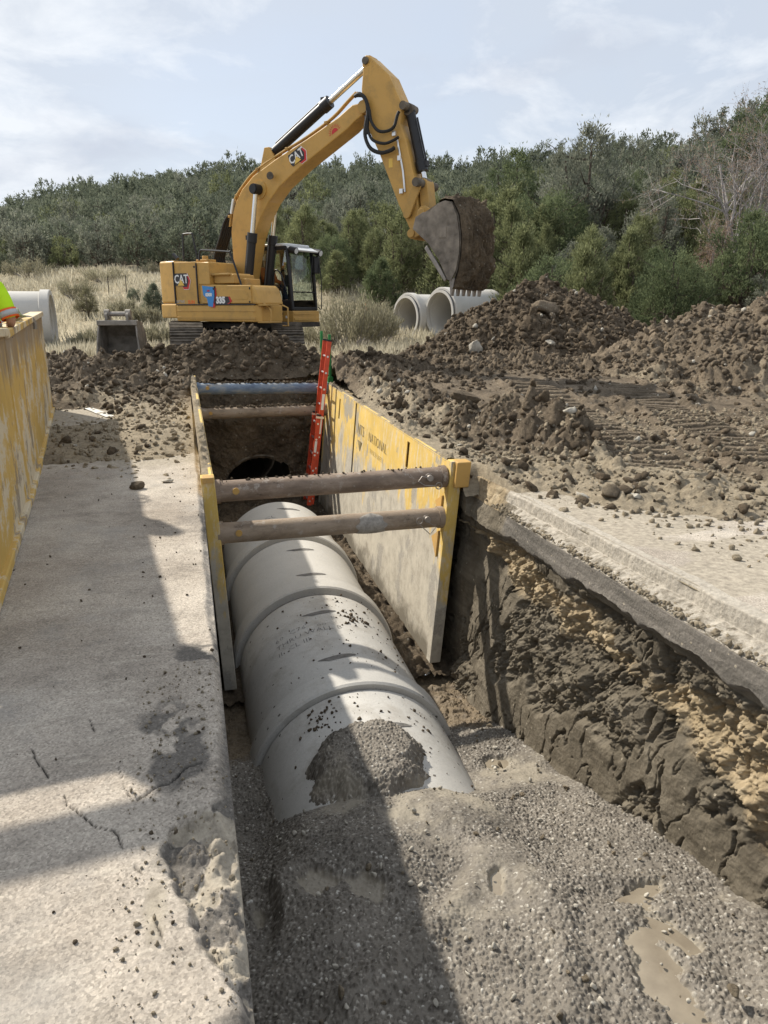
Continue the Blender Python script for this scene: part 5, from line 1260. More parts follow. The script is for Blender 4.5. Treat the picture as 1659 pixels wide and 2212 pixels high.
    for nm, q in gp_: m = MB(); m.add(q, [(0, 1, 2, 3)]); Z(m).build(nm, MAT['glass'], R)
    m = MB(); m.box((.42, .9, 1.95), (.5, .5, .14)); m.box((.2, .9, 2.3), (.13, .48, .7)); m.box((.19, .9, 2.7), (.1, .28, .2)); m.box((.5, .6, 2.08), (.42, .12, .1)); m.box((.5, 1.2, 2.08), (.42, .12, .1)); m.box((.38, .9, 1.75), (.4, .4, .35)); Z(m).build('seat', MAT['seat'], R, bevel=.04, seg=3)
    m = MB(); m.box((1.42, .55, 2.25), (.05, .2, .28)); m.box((1.45, .55, 1.9), (.05, .05, .5)); m.cyl((.72, .58, 2.1), (.76, .58, 2.3), .02); m.cyl((.72, 1.22, 2.1), (.76, 1.22, 2.3), .02); Z(m).build('console', MAT['black'], R, bevel=.01)
    m = MB(); pts = [xv(*q, 1.36) for q in ((664, 560), (664, 554), (672, 553), (687, 555))]; m.tube(pts, .012, 6); mr = Z(m).build('mirror_arm', MAT['black'], R, True)
    a = xv(683, 573, 1.36); m = MB(); m.box(a, (.09, .22, .42)); Z(m).build('mirror', MAT['black'], mr, bevel=.03, seg=3)
    m = MB(); m.tube(subdiv_path([(1.72, V1-.02, 1.62), (1.80, V1+.02, 1.62), (1.80, V1+.02, 2.4), (1.70, V1, 2.9)], 5), .014, 6); Z(m).build('door_handrail', MAT['black'], R, True)
    m = MB(); m.tube([(1.70, V1-.16, 2.9), (1.72, V1-.3, 2.3), (1.74, V1-.28, 1.95)], .012, 6); Z(m).build('wiper', MAT['black'], R)
    m = MB(); m.tube(subdiv_path([(1.6, V0-.08, 2.0), (1.45, V0-.1, 2.4), (1.25, V0-.1, 2.45), (1.2, V0-.1, 1.8)], 5), .018, 6); Z(m).build('cab_grab_rail', MAT['black'], R, True)
    # --- boom
    BW = .23
    top = [(4.30, 5.60), (4.19, 5.69), (4.0, 5.68), (3.84, 5.60), (3.63, 5.49), (2.74, 5.15), (1.9, 4.86), (1.18, 4.56), (.82, 4.30), (.62, 4.06), (.5, 3.82), (.40, 3.38), (.42, 2.6), (.42, 1.9), (.36, 1.6)]
    low = [(.72, 1.6), (.80, 1.9), (.93, 2.42), (1.16, 3.2), (1.36, 3.62), (1.62, 3.97), (1.97, 4.27), (2.58, 4.62), (3.87, 5.24), (4.05, 5.36), (4.26, 5.46)]
    top = [(a-.05, b) for a, b in top]; low = [(a-.05-.05*max(0, min(1, (3.8-b)/.6)), b) for a, b in low]
    m = MB(); m.prism(top+low, -BW, BW); bo = Z(m).build('boom', MAT['yellow'], R, bevel=.022, seg=2)
    m = MB()
    for s in (-1, 1):
        m.cyl((4.235, s*(BW-.05), 5.60), (4.235, s*(BW+.05), 5.60), .12, n=24); m.cyl((.56, s*(BW-.05), 1.82), (.56, s*(BW+.06), 1.82), .16, n=24)
    Z(m).build('pivot_boss', MAT['yellow_dirty'], bo, True)
    m = MB(); m.tube([(.50, -.12, 1.3), (.56, -.12, 2.0)], .3, 8); m.box((.5, -.30, 1.7), (.5, .06, .9)); m.box((.5, .30, 1.7), (.5, .06, .9)); Z(m).build('boom_bracket', MAT['sill'], R, bevel=.02)
    c = xv(641, 338, -BW); th = math.atan2(.5, 1.0)
    bx = Vector((math.cos(th-.02), 0, math.sin(th-.02))); by = Vector((-bx.z, 0, bx.x)); logo(bo, (c.x, -BW, c.z-G), bx, by, .36)
    c = xv(724, 286, -BW); m = MB(); cc = Vector((c.x, -BW-.003, c.z-G))
    def sp(a, r): return cc+bx*(r*math.cos(a))+by*(r*math.sin(a))
    arcp = [sp(a, .09) for a in np.linspace(0, PI, 14)]; m.add(arcp, [tuple(range(14))])
    for k in range(11):
        a = PI*(k+.5)/11; m.add([sp(a-.09, .115), sp(a+.09, .115), sp(a, .185)], [(0, 1, 2)])
    m.build('decal', MAT['red'], bo)
    # lamp and pin bosses on the boom flank
    m = MB(); a = xv(683-96, 381, -BW-.05); m.tube([a, a+Vector((.03, -.10, 0))], [.05, .085], 12); Z(m).build('boom_lamp', MAT['mudsteel'], bo, True)
    m = MB(); m.cyl((1.33, -.50, 4.24), (1.33, .50, 4.24), .10, n=24); Z(m).build('cylinder_pin', MAT['black'], bo, True)
    m = MB(); m.cyl((1.33, -BW-.03, 4.24), (1.33, -BW, 4.24), .2, n=24); Z(m).build('pin_boss', MAT['yellow'], bo, True)
    # pipes along the boom's back
    for q, v in enumerate((-.19, -.12, .0, .12)):
        off = .05+.015*(q % 2)
        pts = [(u-.0, v, z+off) for u, z in ((4.02, 5.76+.10), (3.80, 5.72), (3.4, 5.46), (2.74, 5.18), (1.9, 4.90), (1.18, 4.62), (.80, 4.36), (.56, 4.08), (.44, 3.84), (.34, 3.45))][(0 if q < 2 else 2):]
        pts = [(u-.06 if u < .8 else u, v, z) for u, _, z in [(a, b, c) for a, b, c in pts]]
        m = MB(); m.tube(subdiv_path(pts, 4), .025, 8); Z(m).build('hydraulic_pipe', MAT['yellow_dirty'], bo, True)
    m = MB()
    for u, z in ((3.3, 5.40), (2.2, 5.0), (1.3, 4.66), (.62, 4.15), (.36, 3.7)): m.box((u-.05, -.03, z+.03), (.07, .42, .06))
    Z(m).build('pipe_clamp', MAT['yellow_dirty'], bo, bevel=.01)
    # black hose bundle from the boom's back down to the deck
    for q in range(6):
        v = -.2+.06*q
        pts = [xv(x+(q-2.5)*(4.2 if 460 < y < 595 else 2.), y, v) for x, y in ((507, 452), (496, 478), (486, 512), (476, 545), (474, 562), (482, 582), (495, 600))]
        m = MB(); m.tube(subdiv_path(pts, 6), .028, 8); Z(m).build('hose', MAT['rubber'], R, True)
        m = MB(); p = xv(509+(q-2.5)*2.5, 450, v); m.tube([p+Vector((.05, 0, .2)), p+Vector((-.05, 0, -.12))], .04, 8); Z(m).build('hose_fitting', MAT['alu'], bo, True)
    # --- cylinders
    def cylinder(name, a, b, r, split, cr, parts=True):
        a, b = Vector(a), Vector(b); d = (b-a); L = d.length; d.normalize(); s = a+d*split
        m = MB(); m.tube([a, a+d*.06, a+d*.07, s-d*.22, s-d*.21, s], [r*1.1, r*1.1, r, r, r*1.18, r*1.18], 20); o = Z(m).build(name, MAT['black'], R, True)
        m = MB(); m.tube([s-d*.05, b], r*.56, 16); Z(m).build('rod', MAT['chrome'], o, True)
        x = d.orthogonal(); m = MB(); yv = Vector((0, 1, 0))
        m.cyl(b-yv*.1, b+yv*.1, r*1.15, n=20); m.cyl(a-yv*.1, a+yv*.1, r*1.15, n=20); Z(m).build('rod_eye', MAT[cr], o, True)
        n_ = d.cross(yv).normalized(); m = MB(); m.tube([a+d*.2+n_*(r+.03), s-d*.1+n_*(r+.03)], .018, 6)
        for q in (.25, .55, .85): m.box(a+d*split*q+n_*(r*.5+.0), (.07, r*1.4, .07))
        m.box(s-d*.12+n_*r, (.1, .12, .1)); Z(m).build('feed_pipe', MAT['black'], o)
        return o
    for v in (-.37, .37): cylinder('boom_cylinder', (.84, v, 1.55), (1.33, v, 4.24), .10, 1.78, 'black')
    cylinder('stick_cylinder', (1.55, 0, 5.01), (4.27, 0, 6.44), .115, 1.88, 'yellow_dirty')
    m = MB(); m.prism([(1.3, 4.62), (1.8, 4.84), (1.62, 5.13), (1.48, 5.13)], -.2, -.15); m.prism([(1.3, 4.62), (1.8, 4.84), (1.62, 5.13), (1.48, 5.13)], .15, .2); Z(m).build('cylinder_bracket', MAT['yellow'], bo, bevel=.01)
    # --- stick
    SW = .21
    sp_ = [(4.19, 6.44), (4.22, 6.52), (4.29, 6.55), (4.37, 6.52), (4.84, 6.11), (5.10, 5.62), (5.14, 5.45), (5.10, 5.20), (5.24, 4.9), (5.47, 4.05), (5.58, 3.4), (5.575, 3.08), (5.53, 2.99), (5.46, 2.965), (5.39, 3.0), (5.36, 3.17), (5.07, 3.69), (4.6, 4.7), (4.36, 5.13), (4.2, 5.68), (4.17, 5.94), (4.21, 6.27)]
    m = MB(); m.prism(sp_, -SW, SW); sk = Z(m).build('stick', MAT['yellow'], R, bevel=.02)
    m = MB()
    for u, z, r in ((4.29, 6.44, .07), (4.235, 5.60, .1), (5.19, 5.51, .08), (5.33, 3.47, .075), (5.46, 3.08, .075)): m.cyl((u, -SW-.05, z), (u, SW+.05, z), r, n=20)
    Z(m).build('pin', MAT['mudsteel'], sk, True)
    m = MB(); m.tube([(5.06, -SW-.03, 4.9), (5.2, -SW-.03, 4.3), (5.25, -SW-.03, 3.9)], .02, 6)
    for u, z in ((4.99, 5.02), (5.12, 4.55), (5.17, 3.92)): m.box((u, -SW-.03, z), (.08, .06, .09))
    Z(m).build('grease_line', MAT['alu'], sk)
    c = xv(844, 352, -SW); m = MB(); m.box((c.x, -SW-.002, c.z), (.09, .004, .17)); Z(m).build('warning_label', MAT['gold'], sk)
    cylinder('bucket_cylinder', (5.21, 0, 5.47), (5.60, 0, 4.05), .10, 1.22, 'mudsteel')
    # hoses hanging at the boom tip
    for pts, r in (([(766, 208), (777, 203), (790, 215), (795, 240), (790, 270), (789, 295), (800, 320), (822, 330), (843, 325), (852, 319)], .04), ([(774, 206), (788, 210), (797, 235), (802, 262), (815, 281), (832, 284), (850, 275), (858, 250), (862, 240)], .032), ([(790, 250), (796, 285), (806, 303), (830, 310), (850, 303), (861, 296)], .03), ([(770, 206), (784, 207), (793, 225), (794, 260), (792, 290)], .038)):
        m = MB(); m.tube(subdiv_path([xv(x, y, -.32) for x, y in pts], 6), r, 8); Z(m).build('hose', MAT['rubber'], R, True)
    # --- linkage and bucket
    def link_plate(a, b, v, w=.03, r=.09, mat='yellow_dirty'):
        a, b = Vector((a[0], 0, a[1])), Vector((b[0], 0, b[1])); d = (b-a).normalized(); n = Vector((-d.z, 0, d.x)); pts = []
        for k in range(9): t = PI/2+PI*k/8; pts.append(a+d*math.cos(t)*r+n*math.sin(t)*r)
        for k in range(9): t = -PI/2+PI*k/8; pts.append(b+d*math.cos(t)*r+n*math.sin(t)*r)
        m = MB(); m.prism([(p.x, p.z) for p in pts], v-w, v+w); return Z(m)
    for v in (-SW-.07, SW+.07): link_plate((5.58, 4.04), (5.33, 3.47), v).build('idler_link', MAT['yellow_dirty'], R, bevel=.01)
    link_plate((5.62, 4.04), (5.70, 3.46), 0, .16, .10).build('power_link', MAT['yellow_dirty'], R, bevel=.015)
    m = MB(); m.cyl((5.60, -.42, 4.04), (5.60, .42, 4.04), .085, n=20); Z(m).build('link_pin', MAT['mudsteel'], R, True)
    BV = .70; side = [(5.72, 3.12), (5.78, 3.34), (5.95, 3.42), (6.10, 3.42), (6.28, 3.56), (6.42, 3.60), (6.58, 3.56), (6.70, 3.30), (6.76, 2.95), (6.76, 2.62), (6.70, 2.30), (6.60, 2.12), (6.52, 2.14), (6.32, 2.52), (6.07, 2.84)]
    shell = [(5.92, 3.40), (6.10, 3.44), (6.28, 3.57), (6.42, 3.61), (6.58, 3.57), (6.72, 3.30), (6.78, 2.95), (6.77, 2.62), (6.71, 2.28), (6.62, 2.06)]
    bk = MB()
    for s in (-1, 1): bk.prism(side, s*BV-.02, s*BV+.02)
    th = .03; inner = [(u-.03, z-.012) for u, z in shell]; bk.prism(shell+inner[::-1], -BV+.02, BV-.02)
    bucket = Z(bk).build('bucket', MAT['bucketsteel'], R, bevel=.008)
    m = MB()
    for v in (-.30, .30):
        m.prism([(5.38, 3.02), (5.46, 2.97), (5.56, 3.0), (5.9, 3.14), (6.12, 3.40), (6.02, 3.46), (5.76, 3.60), (5.66, 3.58), (5.60, 3.50), (5.55, 3.3), (5.40, 3.14)], v-.03, v+.03)
    m.cyl((5.46, -.36, 3.08), (5.46, .36, 3.08), .085, n=20); m.cyl((5.70, -.36, 3.46), (5.70, .36, 3.46), .085, n=20); Z(m).build('bucket_ear', MAT['yellow_dirty'], bucket, bevel=.01)
    m = MB(); m.prism([(6.05, 2.8), (6.3, 2.46), (6.5, 2.15), (6.46, 2.10), (6.2, 2.45), (6.0, 2.74)], -BV-.035, -BV+.03); Z(m).build('side_cutter', MAT['steel'], bucket, bevel=.01)
    m = MB(); q = xv(978, 700, -BV) ; m.box((6.4, -BV-.024, 3.02), (.16, .012, .2)); Z(m).build('cast_plate', MAT['bucketsteel'], bucket, bevel=.006)
    for k in range(6):
        v = -BV+.06+k*(2*BV-.12)/5; m = MB(); m.hexa([(6.58, v-.05, 1.83), (6.61, v-.05, 1.83), (6.61, v+.05, 1.83), (6.58, v+.05, 1.83), (6.55, v-.06, 2.16), (6.68, v-.06, 2.16), (6.68, v+.06, 2.16), (6.55, v+.06, 2.16)])
        Z(m).build('tooth', MAT['steel'], bucket, bevel=.008)
    # soil caked on the shell and heaped in the mouth
    S = np.array([(6.30, 3.60), (6.42, 3.63), (6.60, 3.60), (6.75, 3.32), (6.81, 2.95), (6.80, 2.6), (6.74, 2.25), (6.66, 2.0), (6.62, 1.96)]); t = np.linspace(0, 1, 110); vv = np.linspace(-BV-.03, BV+.03, 120)
    Uu = np.interp(t, np.linspace(0, 1, 9), S[:, 0]); Zz = np.interp(t, np.linspace(0, 1, 9), S[:, 1]); TT, VV = np.meshgrid(t, vv, indexing='ij'); nU = np.interp(t, [0, .25, .5, 1], [0, .75, 1, .95])[:, None]; nZ = np.interp(t, [0, .25, .5, 1], [1, .65, .1, -.15])[:, None]
    dsp = .02+.8*cloddy(VV, TT*1.8, ((.3, .4), (.13, .5), (.06, .5), (.035, .5)), 40)*(.4+1.0*fbm(VV*2, TT*4, None, 3, 8))+.03*fbm(VV*9, TT*3, None, 3, 9)
    dsp = dsp*1.25+.05*sst(.25, .75, np.abs(((VV+.03*np.sin(TT*9))/.13) % 1-.5)*2)*sst(.15, .5, TT)+.03*(fbm(VV*14, TT*5, None, 4, 10)-.5)
    dsp = dsp*(.12+.88*sst(-BV-.02, -BV+.16, VV))*(.12+.88*sst(BV+.02, BV-.14, VV))
    dsp = np.where((TT < .01) | (TT > .995), -.04, dsp)
    grid_mesh('caked_soil', Uu[:, None]+dsp*nU, VV, Zz[:, None]-G+dsp*nZ, MAT['dirt'], bucket, attrs={'sand': .15*fbm(VV*3, TT*5, None, 3, 2)})
    g = np.random.default_rng(3); n = 260; P = np.stack([g.uniform(6.05, 6.62, n), g.uniform(-.62, .62, n), np.zeros(n)], 1); P[:, 2] = 3.0-(P[:, 0]-6.05)*1.25+g.uniform(-.02, .25, n)-G; Vr, Fr = merge_rocks(P, .04+.09*g.random(n)**2, ROCKS, 4); tag(np_mesh('soil_load', Vr, Fr, MAT['dirt'], bucket, {'sand': np.zeros(len(Vr))}), kind='stuff')
    # --- operator
    pl = empty('person', tuple(Vector((XS[0], XS[1], 0))+Vector(XF)*.36+Vector(XL)*.9), XRZ-PI/2, 'excavator operator seated in the cab wearing a white hard hat and orange vest', 'person')
    J = dict(pelvis=(0, .02, 2.12), chest=(0, .05, 2.42), neck=(0, .08, 2.60), head=(0, .12, 2.74), shl=(-.19, .06, 2.53), shr=(.19, .06, 2.53), ell=(-.25, .18, 2.27), elr=(.25, .18, 2.27), wrl=(-.26, .36, 2.22), wrr=(.26, .36, 2.22), hpl=(-.1, .05, 2.08), hpr=(.1, .05, 2.08), knl=(-.14, .48, 2.12), knr=(.14, .48, 2.12), anl=(-.14, .62, 1.72), anr=(.14, .62, 1.72), tol=(-.15, .75, 1.68), tor=(.15, .75, 1.68))
    V, f, sd = person('person', '', J, ('vest_o', 'denim'), (.2, 1, -.1), parent=pl)
    for mt, w, o in (('reflect', .05, .004),):
        for s in (1, -1): band(pl, MAT[mt], [((s*.11, .2+o, 2.2), (1, 0, 0)), ((s*.115, .205+o, 2.35), (1, 0, 0)), ((s*.12, .17, 2.5), (1, 0, 0)), ((s*.12, .08, 2.59), (1, 0, 0))], w, 'vest_tape')
excavator()

# ================================================================== SPARE BUCKET ON THE GRASS
def spare_bucket():
    p = at(262, 765, 18.6); z = float(H_left(np.array([p[0]]), np.array([p[1]]), False)[0])
    R = empty('digging_bucket', (p[0], p[1], max(z, .3)+.1), YAW*-1+.12, 'spare excavator bucket resting mouth forward on the dirt left of the excavator', 'bucket')
    # local: +x right, +y away from camera; mouth faces -y, teeth on the ground
    W = .50; sidep = [(-.30, .02), (-.20, .62), (-.10, .86), (.12, .92), (.55, .86), (.78, .55), (.72, .18), (.40, .0), (.0, -.02)]
    m = MB()
    for s in (-1, 1):
        w = lambda z: W-.09*max(z, 0)
        a = [(s*(w(z)-.018), y, z) for y, z in sidep]; b = [(s*(w(z)+.018), y, z) for y, z in sidep]; n = len(sidep); m.add(a+b, [tuple(range(n)), tuple(range(2*n-1, n-1, -1))]+[(i, i+n, (i+1) % n+n, (i+1) % n) for i in range(n)])
    sh = sidep[2:]+[(-.30, .02)]; sh = [(-.10, .86), (.12, .92), (.55, .86), (.78, .55), (.72, .18), (.40, .0), (-.32, .0)]; n = len(sh)
    for i in range(n-1):
        (y0, za), (y1, zb) = sh[i], sh[i+1]; w0, w1 = W-.09*max(za, 0), W-.09*max(zb, 0)
        m.hexa([(-w0, y0, za), (w0, y0, za), (w1, y1, zb), (-w1, y1, zb), (-w0, y0-.012, za-.03), (w0, y0-.012, za-.03), (w1, y1-.012, zb-.03), (-w1, y1-.012, zb-.03)])
    m.build('shell', MAT['sparesteel'], R, bevel=.008)
    m = MB(); m.box((0, -.10, .86), (.92, .12, .12)); m.build('top_beam', MAT['sparesteel'], R, bevel=.02)
    for s in (-1, 1):
        m = MB(); m.prism([(-.16, .84), (.30, .90), (.32, 1.0), (.10, 1.14), (-.02, 1.14), (-.12, 1.05)], s*.24-.03, s*.24+.03, lambda a, v, z: (v, a, z)); m.cyl((s*.24-.06, .04, 1.06), (s*.24+.06, .04, 1.06), .11, n=20); m.build('ear', MAT['sparesteel'], R, bevel=.01)
    m = MB(); m.cyl((-.24, .04, 1.06), (.24, .04, 1.06), .055, n=18); m.build('pin', MAT['steel'], R, True)
    for k in range(4):
        x = -.36+k*.24; m = MB(); m.hexa([(x-.06, -.58, -.03), (x+.06, -.58, -.03), (x+.07, -.26, -.03), (x-.07, -.26, -.03), (x-.05, -.58, .0), (x+.05, -.58, .0), (x+.07, -.26, .09), (x-.07, -.26, .09)]); m.build('tooth', MAT['steel'], R, bevel=.008)
MAT['sparesteel'] = plain('grey_worn_steel', (.32, .29, .25), .75, .15, .35, .3, 5, .3, 30)
spare_bucket()
# ================================================================== TREES
def leaf_mesh(C, D, Ln, Wd, g):
    """diamond leaves: centres C, directions D, length, width"""
    n = len(C); D = D/np.linalg.norm(D, axis=1)[:, None]
    s = np.cross(D, g.normal(size=(n, 3))); s /= np.linalg.norm(s, axis=1)[:, None]+1e-9
    a = C; b = C+D*(Ln*.45)[:, None]+s*(Wd/2)[:, None]; c = C+D*Ln[:, None]; d = C+D*(Ln*.45)[:, None]-s*(Wd/2)[:, None]
    V = np.stack([a, b, c, d], 1).reshape(-1, 3); return V, np.arange(4*n).reshape(n, 4)
def juniper(seed, H, W, lobes=6, clumps=90, leaves=60, ll=.16, lw=.05, shape=1.0, bare=.1, spray=.5, sparse=0.):
    """returns (crown V,F,tint), trunk MB"""
    g = np.random.default_rng(seed); L = [(0, 0, bare*H, H, W*.36)]
    for k in range(lobes):
        a = 2*PI*k/lobes+g.uniform(-.5, .5); r = W*g.uniform(.16, .34); hb = bare*H+g.uniform(0, .15)*H; ht = H*g.uniform(.45, .95)
        L.append((r*math.cos(a), r*math.sin(a), hb, ht, W*g.uniform(.16, .27)))
    wts = np.array([l[4]**2*(l[3]-l[2]) for l in L]); wts /= wts.sum()
    Cs = []; Ts = []; Ds = []
    for k in range(clumps):
        i = g.choice(len(L), p=wts); cx, cy, zb, zt, r = L[i]; t = g.random()**.85
        rad = r*min(1, t/.12)**.6*max(0.03, (1-t))**(.55*shape)*1.25; a = g.uniform(0, 2*PI); q = math.sqrt(g.uniform(.35, 1.))
        c = np.array([cx+rad*q*math.cos(a), cy+rad*q*math.sin(a), zb+(zt-zb)*t]); out = np.array([c[0], c[1], 0.]); out /= np.linalg.norm(out)+1e-6
        n = int(leaves*g.uniform(.6, 1.4)); cr = W*g.uniform(.035, .075)
        p = g.normal(size=(n, 3))*np.array([cr, cr, cr*1.5])*.62
        Cs.append(c+p); Ds.append(np.tile(out*.45+np.array([0, 0, spray+.45]), (n, 1))+g.normal(size=(n, 3))*.42)
        Ts.append(np.clip(g.uniform(.0, 1.)+g.normal(0, .14, n), 0, 1))
    C = np.concatenate(Cs); D = np.concatenate(Ds); T = np.concatenate(Ts); n = len(C)
    V, F = leaf_mesh(C, D, ll*g.uniform(.6, 1.4, n), lw*g.uniform(.7, 1.3, n), g)
    m = MB(); b0 = Vector((0, 0, -.3))
    for cx, cy, zb, zt, r in L:
        p = [b0, Vector((cx*.15+g.uniform(-.05, .05)*W*.3, cy*.15, zb*.6+.1*H)), Vector((cx*.7, cy*.7, lerp(zb, zt, .3))), Vector((cx, cy, lerp(zb, zt, .9)))]
        pp = subdiv_path(p, 4); m.tube(pp, list(np.linspace(.035*H*.6, .006*H, len(pp))), 6)
        for q in range(5):
            t = g.uniform(.15, .8); a = g.uniform(0, 2*PI); s = Vector((cx*.8, cy*.8, lerp(zb, zt, t))); e_ = s+Vector((math.cos(a)*r*1.1, math.sin(a)*r*1.1, r*g.uniform(.1, .7))); m.tube(subdiv_path([s, s.lerp(e_, .5)+Vector((0, 0, -.04*H)), e_], 3), [.011*H, .01*H, .008*H, .006*H, .004*H, .003*H, .002*H], 4)
    return (V, F, np.repeat(T, 4)), m
def bare_tree(seed, H, W, levels=4, up=.35, r0=.05, nb=(6, 5, 4, 3), twig=True):
    g = np.random.default_rng(seed); m = MB()
    def br(p, d, L, r, lv):
        pts = [p]; dd = Vector(d)
        for k in range(4):
            dd = (dd+Vector(g.normal(size=3))*.17+Vector((0, 0, .05 if lv else .02))).normalized(); pts.append(pts[-1]+dd*L/4)
        m.tube(pts, [r*(1-.17*k) for k in range(5)], 5 if lv < 2 else 3, False)
        if lv < levels:
            for q in range(nb[min(lv, 3)]):
                t = g.uniform(.25, 1.) if lv else g.uniform(.15, 1.); i = min(int(t*4), 3); s = pts[i].lerp(pts[i+1], t*4-i) if t < 1 else pts[-1]
                a = g.uniform(0, 2*PI); n = dd.orthogonal().normalized(); n2 = dd.cross(n); nd = (dd*g.uniform(.3, .9)+(n*math.cos(a)+n2*math.sin(a))*g.uniform(.6, 1.1)+Vector((0, 0, up))).normalized()
                br(s, nd, L*g.uniform(.45, .68), r*.5*(1-.4*t)+.002, lv+1)
    for k in range(3): br(Vector((0, 0, -.2)), (g.normal()*.25, g.normal()*.25, 1), H*g.uniform(.5, .75), r0*H*.3, 0)
    return m
LF = dict(
    olive=m_leaf('juniper_foliage_olive', (.12, .136, .066), (.27, .288, .145)), green=m_leaf('juniper_foliage_green', (0.08, 0.105, 0.055), (0.19, 0.225, 0.115)),
    dark=m_leaf('juniper_foliage_dark', (0.1, 0.118, 0.083), (0.22, 0.242, 0.172)), grey=m_leaf('juniper_foliage_grey', (0.13, 0.143, 0.11), (0.28, 0.29, 0.225)), brown=m_leaf('juniper_foliage_brown', (0.12, 0.115, 0.07), (0.26, 0.245, 0.15)), rusty=m_leaf('dead_needles', (.20, .145, .11), (.38, .28, .21)),  # grey-green foliage; extra grey in the colour stands for haze on the hill
    sage=m_leaf('sage_twigs', (.19, .175, .115), (.36, .34, .24)), dry=m_leaf('dry_grass_blades', (.36, .325, .24), (.60, .56, .44)))
def make_tree(name, cr, tm, leafmat, label, cat, group=None, barkmat='bark', leafname='crown'):
    R = empty(name, (0, 0, 0), 0, label, cat, group)
    if cr is not None: np_mesh(leafname, cr[0], cr[1], LF[leafmat], R, {'tint': cr[2]})
    if tm is not None: tm.build('trunk', MAT[barkmat], R, True)
    return R
# ---- nearer trees, each its own
BASES = {}
def base_crown(k):
    if k not in BASES:
        cfg = dict(a=dict(seed=1, H=5, W=3.4, lobes=6, bare=.02, clumps=270, leaves=62, ll=.15, lw=.042), b=dict(seed=2, H=5, W=4.4, lobes=8, bare=.02, clumps=330, leaves=60, ll=.15, lw=.042, shape=.8), c=dict(seed=3, H=5, W=2.8, lobes=5, bare=.02, clumps=230, leaves=70, ll=.16, lw=.042, shape=1.15, spray=.8),
                   d=dict(seed=4, H=5, W=3.6, lobes=7, clumps=190, leaves=62, ll=.15, lw=.042, bare=.1), e=dict(seed=5, H=5, W=3.2, lobes=6, bare=.02, clumps=260, leaves=60, ll=.15, lw=.042, shape=1.))[k]
        BASES[k] = juniper(**cfg)
    return BASES[k]
def near_tree(px, ybase, ytop, D, kind, leaf, label, rz=0., wide=1., grp=None, name='juniper_tree'):
    p = at_depth(px, ybase, D); z = float(terrain(np.array([p[0]]), np.array([p[1]]))[0]); ht = at_depth(px, ytop, D)[2]-z
    cr, tm = base_crown(kind); R = make_tree(name, cr, tm, leaf, label, 'tree', grp); R.location = (p[0], p[1], z-.05); s = ht/5.
    R.scale = (s*wide*1.2, s*wide*1.2, s); R.rotation_euler = (0, 0, rz); return R
